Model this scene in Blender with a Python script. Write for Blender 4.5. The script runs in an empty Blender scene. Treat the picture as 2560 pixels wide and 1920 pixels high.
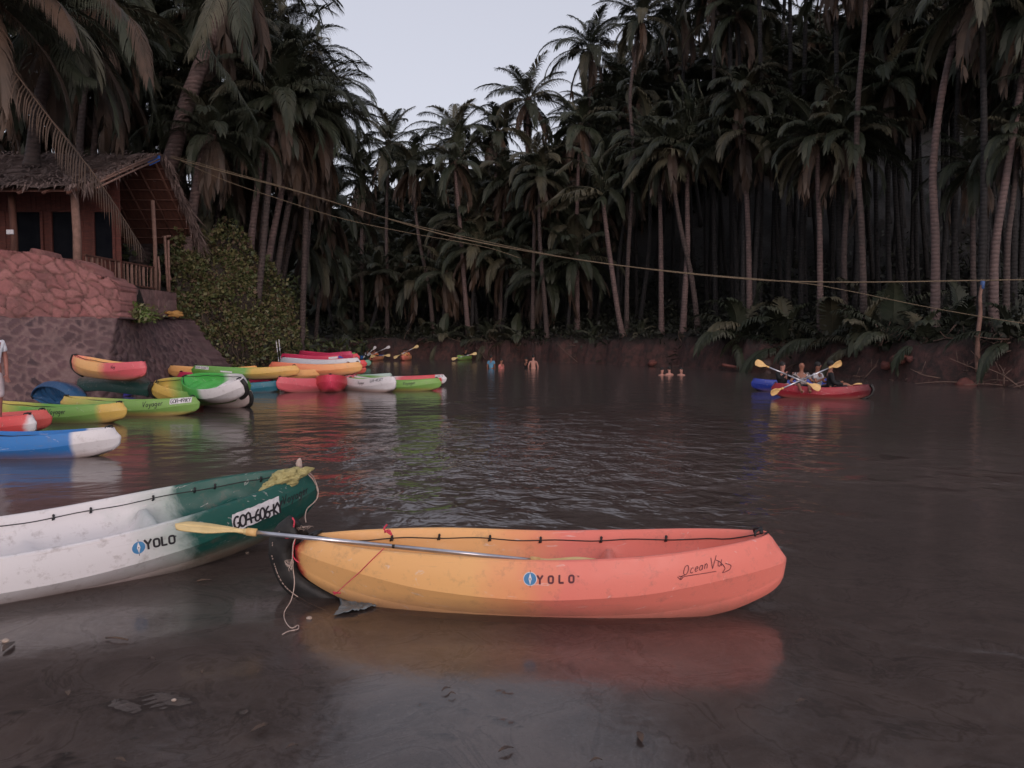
import bpy, bmesh, math, random
import numpy as np
from mathutils import Vector, Matrix, Euler, noise
R = math.radians
# ------------------------------------------------------------------ camera
F = 1923.0; CAMZ = 1.9; PITCH = math.atan((960-845)/F)
sc = bpy.context.scene
cam_d = bpy.data.cameras.new('camera'); cam = bpy.data.objects.new('camera', cam_d)
sc.collection.objects.link(cam); sc.camera = cam
cam.location = (0, 0, CAMZ); cam.rotation_euler = (math.pi/2-PITCH, 0, 0)
cam_d.sensor_width = 36; cam_d.lens = 36*F/2560; cam_d.clip_end = 2000; cam_d.clip_start = 0.05
# ------------------------------------------------------------------ world, sun, exposure
w = bpy.data.worlds.new('World'); sc.world = w; w.use_nodes = True
nt = w.node_tree; nt.nodes.clear()
SUN_EL, SUN_AZ = 6.0, 168.0          # low sun behind the camera, a little to the right
sky = nt.nodes.new('ShaderNodeTexSky'); sky.sky_type = 'NISHITA'; sky.sun_disc = False
sky.sun_elevation = R(SUN_EL); sky.sun_rotation = R(SUN_AZ); sky.air_density = 1.0; sky.dust_density = 2.5; sky.ozone_density = 1.0
hs = nt.nodes.new('ShaderNodeHueSaturation'); hs.inputs['Saturation'].default_value = 0.30
tint = nt.nodes.new('ShaderNodeMix'); tint.data_type = 'RGBA'; tint.blend_type = 'MULTIPLY'; tint.inputs[0].default_value = 1
tint.inputs[7].default_value = (1.0, 0.97, 1.06, 1)
bg = nt.nodes.new('ShaderNodeBackground'); bg.inputs['Strength'].default_value = 0.13
wo = nt.nodes.new('ShaderNodeOutputWorld')
nt.links.new(sky.outputs[0], hs.inputs['Color']); nt.links.new(hs.outputs[0], tint.inputs[6])
air = nt.nodes.new('ShaderNodeMix'); air.data_type = 'RGBA'; air.inputs[0].default_value = 0.62; air.inputs[7].default_value = (1.90, 1.93, 2.24, 1)   # thin even evening overcast
nt.links.new(tint.outputs[2], air.inputs[6]); nt.links.new(air.outputs[2], bg.inputs[0]); nt.links.new(bg.outputs[0], wo.inputs[0])
sd = bpy.data.lights.new('sun', 'SUN'); sun = bpy.data.objects.new('sun', sd); sc.collection.objects.link(sun)
sd.energy = 0.26; sd.angle = R(28); sd.color = (1.0, 0.78, 0.70)
az = R(SUN_AZ); el = R(SUN_EL+26)
sdir = Vector((math.sin(az)*math.cos(el), math.cos(az)*math.cos(el), math.sin(el)))
sun.rotation_euler = (-sdir).to_track_quat('-Z', 'Y').to_euler()
sc.view_settings.view_transform = 'Standard'; sc.view_settings.look = 'None'
sc.view_settings.gamma = 1; sc.view_settings.exposure = 1.25; sc.view_settings.use_curve_mapping = False
sc.render.engine = 'CYCLES'
sc.cycles.max_bounces = 6; sc.cycles.transparent_max_bounces = 8; sc.cycles.diffuse_bounces = 3; sc.cycles.glossy_bounces = 3

# ------------------------------------------------------------------ helpers
def ray(px, py):
    d = Vector(((px-1280)/F, 1.0, -(py-960)/F))
    c, s = math.cos(PITCH), math.sin(PITCH)
    return Vector((d.x, d.y*c + d.z*s, -d.y*s + d.z*c))
def at(px, py, d):                       # point at depth y = d
    r = ray(px, py); return Vector((r.x*d/r.y, d, CAMZ + r.z*d/r.y))
def G(px, py, z=0.0):                    # point on the level z
    r = ray(px, py); k = (z-CAMZ)/r.z; return Vector((r.x*k, r.y*k, z))
def proj(p):
    c, s = math.cos(PITCH), math.sin(PITCH); x, y, z = p[0], p[1], p[2]-CAMZ
    yy = y*c - z*s; zz = y*s + z*c
    return (1280+F*x/yy, 960-F*zz/yy)
def link(o, parent=None):
    sc.collection.objects.link(o)
    if parent is not None: o.parent = parent
    return o
def tag(o, label=None, cat=None, group=None, kind=None):
    if label: o['label'] = label
    if cat: o['category'] = cat
    if group: o['group'] = group
    if kind: o['kind'] = kind
    return o
def empty(name, loc=(0, 0, 0), rot=(0, 0, 0), label=None, cat=None, group=None):
    o = bpy.data.objects.new(name, None); o.empty_display_size = 0.2; link(o)
    o.location = loc; o.rotation_euler = rot
    return tag(o, label, cat, group)
def smooth01(t): t = max(0.0, min(1.0, t)); return t*t*(3-2*t)
def lerp(a, b, t): return a+(b-a)*t
class MB:
    def __init__(s): s.v = []; s.f = []; s.m = []; s.sm = []
    def add(s, vs, fs, mat=0, smooth=True):
        b = len(s.v); s.v.extend([tuple(v) for v in vs])
        for f in fs: s.f.append(tuple(i+b for i in f)); s.m.append(mat); s.sm.append(smooth)
    def box(s, c, size, rot=None, mat=0):
        hx, hy, hz = size[0]/2, size[1]/2, size[2]/2; b = min(hx, hy, hz)*0.18
        vs = []
        pts = [(x, y, z) for z in (-1, 1) for y in (-1, 1) for x in (-1, 1)]
        bm = bmesh.new()
        for x, y, z in pts: bm.verts.new((x*hx, y*hy, z*hz))
        bm.verts.ensure_lookup_table()
        for f in ((0,2,3,1),(4,5,7,6),(0,1,5,4),(2,6,7,3),(0,4,6,2),(1,3,7,5)): bm.faces.new([bm.verts[i] for i in f])
        bmesh.ops.bevel(bm, geom=bm.edges[:], offset=b, segments=1, affect='EDGES')
        M = rot if rot is not None else Matrix.Identity(3)
        c = Vector(c); bm.verts.index_update()
        s.add([c + M @ v.co for v in bm.verts], [[v.index for v in f.verts] for f in bm.faces], mat, False); bm.free()
    def beam(s, a, b, wx, wz, mat=0):
        a = Vector(a); b = Vector(b); d = b-a
        q = d.to_track_quat('Y', 'Z').to_matrix()
        s.box((a+b)/2, (wx, d.length, wz), q, mat)
    def tube(s, pts, rad, n=8, mat=0, cap=True, flat=None, smooth=True):
        pts = [Vector(p) for p in pts]; N = len(pts)
        if not hasattr(rad, '__len__'): rad = [rad]*N
        t = (pts[1]-pts[0]).normalized()
        ref = Vector((0, 0, 1)) if abs(t.z) < .9 else Vector((1, 0, 0))
        x = t.cross(ref).normalized()
        vs = []
        for i, p in enumerate(pts):
            t = (pts[min(i+1, N-1)]-pts[max(i-1, 0)])
            t = t.normalized() if t.length > 1e-9 else Vector((0, 0, 1))
            x = (x - t*x.dot(t)); x = x.normalized() if x.length > 1e-6 else t.orthogonal().normalized()
            y = t.cross(x)
            for k in range(n):
                a = 2*math.pi*k/n
                fx, fy = flat if flat else (1, 1)
                vs.append(p + x*(math.cos(a)*rad[i]*fx) + y*(math.sin(a)*rad[i]*fy))
        fs = []
        for i in range(N-1):
            for k in range(n):
                fs.append((i*n+k, i*n+(k+1) % n, (i+1)*n+(k+1) % n, (i+1)*n+k))
        if cap:
            fs.append(tuple(range(n-1, -1, -1))); fs.append(tuple((N-1)*n+k for k in range(n)))
        s.add(vs, fs, mat, smooth)
    def blob(s, c, r, seed=0, amp=.25, sc_=1.5, nu=14, nv=9, mat=0, smooth=True, mtx=None):
        c = Vector(c); vs = []; fs = []
        for j in range(nv+1):
            th = math.pi*j/nv
            for i in range(nu):
                ph = 2*math.pi*i/nu
                d = Vector((math.sin(th)*math.cos(ph), math.sin(th)*math.sin(ph), math.cos(th)))
                k = 1 + amp*noise.noise(d*sc_ + Vector((seed*7.3, seed*1.7, 0)))
                p = Vector((d.x*r[0]*k, d.y*r[1]*k, d.z*r[2]*k))
                if mtx is not None: p = mtx @ p
                vs.append(c+p)
        for j in range(nv):
            for i in range(nu): fs.append((j*nu+i, (j+1)*nu+i, (j+1)*nu+(i+1) % nu, j*nu+(i+1) % nu))
        s.add(vs, fs, mat, smooth)
    def mesh(s, name):
        me = bpy.data.meshes.new(name); me.from_pydata(s.v, [], s.f)
        me.polygons.foreach_set('material_index', s.m); me.polygons.foreach_set('use_smooth', s.sm); me.update()
        return me
    def build(s, name, mats, parent=None):
        me = s.mesh(name)
        for m in (mats if isinstance(mats, (list, tuple)) else [mats]): me.materials.append(m)
        return link(bpy.data.objects.new(name, me), parent)
def crv(pts, n=8):                       # catmull-rom
    pts = [Vector(p) for p in pts]; P = [pts[0]*2-pts[1]] + pts + [pts[-1]*2-pts[-2]]; out = []
    for i in range(1, len(P)-2):
        for k in range(n):
            t = k/n; a, b, c, d = P[i-1], P[i], P[i+1], P[i+2]
            out.append(0.5*((2*b)+(c-a)*t+(2*a-5*b+4*c-d)*t*t+(3*b-a-3*c+d)*t**3))
    out.append(pts[-1]); return out
# ------------------------------------------------------------------ materials
class NT:
    def __init__(s, name):
        s.m = bpy.data.materials.new(name); s.m.use_nodes = True; s.t = s.m.node_tree
        s.b = s.t.nodes['Principled BSDF']; s.out = s.t.nodes['Material Output']
        s.tc = s.t.nodes.new('ShaderNodeTexCoord')
    def n(s, typ, **kw):
        nd = s.t.nodes.new(typ)
        for k, v in kw.items():
            if k.startswith('i_'): nd.inputs[k[2:].replace('_', ' ')].default_value = v
            else: setattr(nd, k, v)
        return nd
    def l(s, a, b): s.t.links.new(a, b)
    def noise(s, scale, detail=4, rough=.55, vec=None, dist=0):
        nd = s.n('ShaderNodeTexNoise'); nd.inputs['Scale'].default_value = scale; nd.inputs['Detail'].default_value = detail
        nd.inputs['Roughness'].default_value = rough; nd.inputs['Distortion'].default_value = dist
        s.l(vec if vec is not None else s.tc.outputs['Object'], nd.inputs['Vector']); return nd.outputs['Fac']
    def ramp(s, fac, stops, interp='LINEAR'):
        r = s.n('ShaderNodeValToRGB'); r.color_ramp.interpolation = interp
        e = r.color_ramp.elements
        while len(e) < len(stops): e.new(.5)
        for el, (p, c) in zip(e, stops):
            el.position = p; el.color = (c if hasattr(c, '__len__') else (c, c, c))[:3] + (1,) if hasattr(c, '__len__') else (c, c, c, 1)
        s.l(fac, r.inputs[0]); return r.outputs[0]
    def mix(s, fac, a, b, mode='MIX'):
        m = s.n('ShaderNodeMix', data_type='RGBA', blend_type=mode)
        for sock, v in ((m.inputs[0], fac), (m.inputs[6], a), (m.inputs[7], b)):
            if isinstance(v, bpy.types.NodeSocket): s.l(v, sock)
            elif hasattr(v, '__len__'): sock.default_value = tuple(v[:3])+(1,)
            else: sock.default_value = v
        return m.outputs[2]
    def math(s, op, a, b=0.0, clamp=False):
        m = s.n('ShaderNodeMath', operation=op, use_clamp=clamp)
        for sock, v in ((m.inputs[0], a), (m.inputs[1], b)):
            if isinstance(v, bpy.types.NodeSocket): s.l(v, sock)
            else: sock.default_value = v
        return m.outputs[0]
    def bump(s, h, strength=.3, dist=.02, normal=None):
        b = s.n('ShaderNodeBump'); b.inputs['Strength'].default_value = strength; b.inputs['Distance'].default_value = dist
        s.l(h, b.inputs['Height'])
        if normal is not None: s.l(normal, b.inputs['Normal'])
        s.l(b.outputs[0], s.b.inputs['Normal']); return b.outputs[0]
    def set(s, col=None, rough=None, metal=None, spec=None):
        for k, v in (('Base Color', col), ('Roughness', rough), ('Metallic', metal), ('Specular IOR Level', spec)):
            if v is None: continue
            if isinstance(v, bpy.types.NodeSocket): s.l(v, s.b.inputs[k])
            else: s.b.inputs[k].default_value = (tuple(v[:3])+(1,)) if hasattr(v, '__len__') else v
    def vec(s, scale=(1, 1, 1), src='Object'):
        mp = s.n('ShaderNodeMapping'); mp.inputs['Scale'].default_value = scale
        s.l(s.tc.outputs[src], mp.inputs['Vector']); return mp.outputs[0]
def pm(name, c1, c2=None, scale=6, rough=.6, bump=.2, bscale=30, bdist=.01, stretch=(1, 1, 1), metal=0, spec=.4):
    k = NT(name); c2 = c2 or tuple(x*.7 for x in c1)
    v = k.vec(stretch)
    f = k.noise(scale, 5, .6, v)
    k.set(k.mix(k.ramp(f, [(.35, 0.0), (.65, 1.0)]), c1, c2), rough, metal, spec)
    if bump: k.bump(k.noise(bscale, 4, .6, v), bump, bdist)
    return k.m
M = {}
M['black'] = pm('black_plastic', (.012, .012, .013), (.02, .02, .022), 20, .5)
M['rubber'] = pm('black_rubber', (.012, .011, .011), (.03, .027, .025), 9, .62, .3, 60, .004)
M['alu'] = pm('aluminium', (.62, .62, .66), (.5, .5, .55), 12, .28, .03, 60, .001, metal=.85)
M['blade'] = pm('yellow_blade', (.74, .56, .27), (.64, .47, .21), 7, .42, .05)
M['blade_far'] = pm('amber_blade', (.75, .48, .20), (.62, .38, .15), 7, .5, .05)
M['twine_red'] = pm('pink_twine', (.65, .06, .10), None, 40, .8)
M['twine'] = pm('pale_twine', (.55, .42, .36), None, 40, .9)
M['rope'] = pm('weathered_rope', (.17, .125, .08), (.10, .075, .05), 30, .9)
M['white_paint'] = pm('white_paint', (.72, .70, .72), (.55, .53, .55), 25, .6)
M['ink'] = pm('black_ink', (.01, .01, .012), (.03, .025, .03), 25, .6, 0)
M['ink_maroon'] = pm('maroon_print', (.13, .03, .04), (.10, .02, .03), 30, .6, 0)
M['print_blue'] = pm('blue_print', (.06, .22, .42), (.05, .18, .36), 30, .5, 0)
M['cloth'] = pm('khaki_cloth', (.42, .37, .17), (.30, .26, .11), 14, .9, .5, 60, .006)
M['plastic_sheet'] = pm('grey_plastic_sheet', (.16, .19, .21), (.10, .12, .13), 6, .3, .3, 10, .02)
def palm_leaf(name, a, b):
    k = NT(name); oi = k.n('ShaderNodeObjectInfo')
    f = k.noise(1.1, 3)
    c = k.mix(k.ramp(f, [(.3, 0.0), (.7, 1.0)]), a, b)
    h = k.n('ShaderNodeHueSaturation'); k.l(c, h.inputs['Color'])
    k.l(k.math('MULTIPLY_ADD', oi.outputs['Random'], .5), h.inputs['Value'])
    mm = h.inputs['Value'].links[0].from_node; mm.inputs[2].default_value = .75
    k.set(h.outputs[0], .55, None, .3); return k.m
M['leaf'] = palm_leaf('palm_leaf_green', (.020, .027, .015), (.040, .042, .027))
M['leaf_dry'] = palm_leaf('palm_leaf_dry', (.075, .045, .030), (.04, .027, .019))
M['leaf_olive'] = palm_leaf('palm_leaf_olive', (.078, .070, .043), (.045, .043, .028))
def trunk_mat(name, a, b):
    k = NT(name); f = k.noise(3, 5)
    wv = k.n('ShaderNodeTexWave', wave_type='BANDS', bands_direction='Z'); wv.inputs['Scale'].default_value = 1.7
    wv.inputs['Distortion'].default_value = 3.5; wv.inputs['Detail'].default_value = 3; wv.inputs['Detail Scale'].default_value = 2.0
    k.l(k.tc.outputs['Object'], wv.inputs['Vector'])
    c = k.mix(k.ramp(f, [(.35, 0.0), (.65, 1.0)]), a, b)
    c = k.mix(k.ramp(wv.outputs['Fac'], [(.0, .5), (.25, 1.0)]), tuple(x*.5 for x in b), c)
    k.set(c, .85); k.bump(wv.outputs['Fac'], .5, .04); return k.m
M['trunk'] = trunk_mat('palm_bark', (.075, .050, .045), (.045, .033, .030))
M['trunk_shaded'] = trunk_mat('palm_bark_shaded', (.014, .011, .011), (.009, .008, .008))  # same bark with the deep shade of the grove put into its colour
M['trunk_near'] = trunk_mat('palm_bark_pinkish', (.14, .090, .082), (.09, .062, .058))
M['timber'] = pm('brown_timber', (.13, .055, .038), (.08, .035, .026), 5, .8, .4, 30, .01, (1, 1, .25))
M['timber_red'] = pm('red_brown_boards', (.115, .030, .021), (.065, .020, .015), 3, .7, .4, 24, .012, (1, 1, 5))
M['timber_pale'] = pm('weathered_pole', (.24, .14, .11), (.16, .09, .07), 7, .85, .4, 30, .01)
M['dark_open'] = pm('opening_shade', (.006, .007, .010), (.01, .011, .014), 3, .95, 0, spec=.05)  # shade inside the hut openings, put into a near-black colour
M['thatch'] = pm('thatch', (.19, .135, .12), (.10, .068, .062), 3, .95, .9, 22, .05, (1, .35, 1))
M['thatch_under'] = pm('woven_mat', (.115, .042, .028), (.07, .028, .020), 2.5, .9, .5, 26, .02, (4, .6, 1))
M['tarp'] = pm('blue_tarpaulin', (.04, .14, .5), None, 8, .5)
# ------------------------------------------------------------------ setting: ground, water
SH = [(-1400, 22.5), (-400, 24.0), (0, 25.5), (303, 26.5), (360, 30.5), (430, 33.5), (520, 36), (650, 38.5), (740, 42), (775, 66), (900, 72),
      (1100, 68), (1300, 62), (1500, 55), (1700, 49), (1900, 42.5), (2100, 37), (2300, 33), (2560, 28.5), (3200, 24), (4200, 21)]
SHX = np.array([a for a, b in SH], float); SHD = np.array([b for a, b in SH], float)
HB = [(-1400, 3.85), (430, 3.85), (520, 3.2), (700, 2.2), (800, 1.75), (1500, 1.7), (1700, 2.0), (2000, 1.6), (2300, 1.6), (2560, 2.0), (4200, 2.0)]
HBX = np.array([a for a, b in HB], float); HBD = np.array([b for a, b in HB], float)
def shore(px): return np.interp(px, SHX, SHD)
def land(x, y):
    x = np.asarray(x, float); y = np.asarray(y, float)
    yy = np.maximum(y, 1.0); px = 1280 + F*x/yy
    D = shore(px); hb = np.interp(px, HBX, HBD)
    D = D + 0.5*np.sin(x*1.3+.4) + .3*np.sin(x*3.1)
    dl = y-D
    bed = -np.clip(.021 + np.maximum(0, y-4.15)*.06 + .03*np.clip(x-.6, 0, 1.5), .0, 1.3)
    nearw = np.clip((6.5-y)/1.5, 0, 1); wx = x+.25*np.sin(y*3.1+1)+.12*np.sin(y*7+x*2); wy = y+.2*np.sin(x*2.7)+.1*np.sin(x*6.1+y*3)
    bed = bed + nearw*(.010*np.sin(wx*8.3)*np.sin(wy*13.1)+.006*np.sin(wx*19+wy*5)*np.sin(wy*27-wx*4)+.004*np.sin(wx*37)*np.sin(wy*51))
    bed = bed + .016*np.sin(x*2.3+y*3.9)*np.sin(y*5.3-x*1.7) + .010*np.sin(x*7.1+2*np.sin(y*4))*np.sin(y*9+x*3)
    t = np.clip(dl/1.3+.15, 0, 1); t = t*t*(3-2*t)
    steep = np.clip((px-775)/60, 0, 1)
    far = hb*t + np.clip(dl-1.3, 0, 12)*.10 + np.clip(dl-18, 0, 42)*(.22+.38*np.clip((px-900)/500, 0, 1))*steep + np.clip(dl-14, 0, 40)*.12*(1-steep)
    far = far + .18*t*np.sin(x*.9)*np.sin(y*.7)
    z = np.where(t > 0, bed*(1-t)+far, bed)
    return z
def landz(x, y): return float(land(x, y))
def axis(segs):
    out = []
    for a, b, st in segs: out += list(np.arange(a, b, st))
    out.append(segs[-1][1]); return np.array(out)
xs = axis([(-600, -140, 60), (-140, -45, 5), (-45, -5, .7), (-5, -2.6, .12), (-2.6, 2.4, .04), (2.4, 5, .12), (5, 45, .7), (45, 140, 5), (140, 600, 60)])
ys = axis([(-60, 2, 6), (2, 3, .1), (3, 5.8, .035), (5.8, 8, .10), (8, 24, .6), (24, 60, .33), (60, 85, .6), (85, 200, 8), (200, 900, 100)])
X, Y = np.meshgrid(xs, ys); Z = land(X, Y)
nx, ny = len(xs), len(ys)
rg = np.random.default_rng(3)
Z = Z + (Z > .25)*(rg.normal(0, .10, Z.shape) + .16*np.sin(X*2.7+np.sin(Y*1.9)*2)*np.sin(Y*3.3+X))
V = np.stack([X.ravel(), Y.ravel(), Z.ravel()], 1)
idx = np.arange(nx*ny).reshape(ny, nx)
Fq = np.stack([idx[:-1, :-1].ravel(), idx[:-1, 1:].ravel(), idx[1:, 1:].ravel(), idx[1:, :-1].ravel()], 1)
me = bpy.data.meshes.new('ground'); me.from_pydata(V.tolist(), [], Fq.tolist())
me.polygons.foreach_set('use_smooth', [True]*len(Fq)); me.update()
k = NT('river_mud_and_laterite')
geo = k.n('ShaderNodeNewGeometry'); sp = k.n('ShaderNodeSeparateXYZ'); k.l(geo.outputs['Position'], sp.inputs[0])
mud = k.mix(k.ramp(k.noise(1.6, 6, .65, dist=.6), [(.38, 0.0), (.62, 1.0)]), (.62, .47, .41), (.30, .225, .20))
mud = k.mix(k.ramp(k.noise(26, 4), [(.60, 0.0), (.72, .7)]), mud, (.60, .47, .42))
rid = k.math('ABSOLUTE', k.math('SUBTRACT', k.noise(1.3, 5, .6, dist=.9), .5))
mud = k.mix(k.ramp(rid, [(.0, .40), (.016, .0)]), mud, (.12, .085, .075))
mud = k.mix(k.ramp(rid, [(.018, .0), (.03, .28), (.07, 0.0)]), mud, (.72, .60, .56))
vo = k.n('ShaderNodeTexVoronoi'); vo.inputs['Scale'].default_value = 1.6; k.l(k.tc.outputs['Object'], vo.inputs['Vector'])
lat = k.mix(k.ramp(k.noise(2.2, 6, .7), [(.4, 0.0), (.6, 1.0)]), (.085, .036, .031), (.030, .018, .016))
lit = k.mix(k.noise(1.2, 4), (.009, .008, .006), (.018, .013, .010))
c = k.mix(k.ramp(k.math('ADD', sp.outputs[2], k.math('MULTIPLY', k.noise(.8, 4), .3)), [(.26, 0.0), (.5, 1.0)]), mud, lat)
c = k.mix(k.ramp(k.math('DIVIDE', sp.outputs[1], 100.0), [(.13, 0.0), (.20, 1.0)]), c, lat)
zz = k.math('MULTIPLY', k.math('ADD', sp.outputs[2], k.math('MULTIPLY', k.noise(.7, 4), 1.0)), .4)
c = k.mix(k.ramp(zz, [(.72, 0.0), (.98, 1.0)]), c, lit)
wet = k.ramp(k.math('MULTIPLY_ADD', sp.outputs[2], 10.0), [(.43, 0.0), (.50, 1.0)]); wet.node.inputs[0].links[0].from_node.inputs[2].default_value = .5
wet = k.math('MULTIPLY', wet, k.ramp(k.math('DIVIDE', sp.outputs[1], 100.0), [(.10, 1.0), (.16, 0.0)]))
c = k.mix(wet, c, k.mix(k.noise(9, 5), (.16, .12, .105), (.075, .055, .050)))
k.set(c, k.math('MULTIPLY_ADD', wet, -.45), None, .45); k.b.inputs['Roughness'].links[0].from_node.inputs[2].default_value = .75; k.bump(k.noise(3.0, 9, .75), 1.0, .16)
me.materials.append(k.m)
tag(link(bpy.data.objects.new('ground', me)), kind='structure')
# water
k = NT('river_water')
geo = k.n('ShaderNodeNewGeometry'); sp = k.n('ShaderNodeSeparateXYZ'); k.l(geo.outputs['Position'], sp.inputs[0])
pos = geo.outputs['Position']
def mp(sc3, rotz=0):
    m = k.n('ShaderNodeMapping'); m.inputs['Scale'].default_value = sc3; m.inputs['Rotation'].default_value = (0, 0, rotz); k.l(pos, m.inputs['Vector']); return m.outputs[0]
# wind-ruffled patch in mid river
dx = k.math('DIVIDE', k.math('SUBTRACT', sp.outputs[0], .9), 5.6); dy = k.math('DIVIDE', k.math('SUBTRACT', sp.outputs[1], 14.0), 8.5)
rr = k.math('SQRT', k.math('ADD', k.math('MULTIPLY', dx, dx), k.math('MULTIPLY', dy, dy)))
rr = k.math('ADD', rr, k.math('MULTIPLY', k.math('SUBTRACT', k.noise(.35, 3, vec=pos), .5), 1.6))
patch = k.ramp(rr, [(.25, 1.0), (.95, 0.0)])
h1 = k.noise(1, 3, .55, mp((2.3, 1.9, 1), R(12)), .5)
h2 = k.noise(1, 3, .5, mp((.9, 1.3, 1), R(-10)), .3)
h3 = k.noise(1, 2, .5, mp((5.5, 6.5, 1), R(5)), .3)
hh = k.math('ADD', k.math('MULTIPLY', h2, k.ramp(k.math('DIVIDE', sp.outputs[1], 20.0), [(.2, .06), (.45, .40)])), k.math('MULTIPLY', h1, k.math('MULTIPLY_ADD', patch, 3.0)))
hh.node.inputs  # keep
for n_ in k.t.nodes:
    if n_.type == 'MATH' and n_.operation == 'MULTIPLY_ADD': n_.inputs[2].default_value = .07
hh = k.math('ADD', hh, k.math('MULTIPLY', h3, k.math('MULTIPLY', patch, .30)))
bump = k.n('ShaderNodeBump'); bump.inputs['Strength'].default_value = 1.0; bump.inputs['Distance'].default_value = .075
k.l(hh, bump.inputs['Height'])
gl = k.n('ShaderNodeBsdfGlossy'); gl.inputs['Roughness'].default_value = .16; k.l(bump.outputs[0], gl.inputs['Normal'])
k.l(k.ramp(patch, [(0, .15), (1, .06)]), gl.inputs['Roughness']); gl.inputs['Color'].default_value = (.92, .92, .92, 1)
fr = k.n('ShaderNodeFresnel'); fr.inputs['IOR'].default_value = 1.47; k.l(bump.outputs[0], fr.inputs['Normal'])
tr = k.n('ShaderNodeBsdfTransparent'); tr.inputs['Color'].default_value = (.95, .92, .90, 1)
df = k.n('ShaderNodeBsdfDiffuse')
k.l(k.mix(k.ramp(k.math('DIVIDE', sp.outputs[1], 20.0), [(.22, 1.0), (.8, 0.0)]), k.mix(k.noise(.5, 4, vec=pos), (.095, .068, .060), (.070, .051, .046)), k.mix(k.noise(1.1, 5, .6, vec=pos), (.17, .13, .115), (.10, .075, .068))), df.inputs['Color'])
tb = k.ramp(k.math('DIVIDE', k.math('ADD', sp.outputs[1], k.math('MULTIPLY', k.noise(.9, 4, vec=pos), 1.5)), 12.0), [(.30, .05), (.50, .35), (.95, .97)])
m1 = k.n('ShaderNodeMixShader'); k.l(tb, m1.inputs[0]); k.l(tr.outputs[0], m1.inputs[1]); k.l(df.outputs[0], m1.inputs[2])
m2 = k.n('ShaderNodeMixShader'); k.l(fr.outputs[0], m2.inputs[0]); k.l(m1.outputs[0], m2.inputs[1]); k.l(gl.outputs[0], m2.inputs[2])
k.l(m2.outputs[0], k.out.inputs['Surface'])
b = MB(); b.add([(-400, -50, 0), (400, -50, 0), (400, 140, 0), (-400, 140, 0)], [(0, 1, 2, 3)], 0, False)
tag(b.build('water', k.m), kind='structure')

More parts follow.
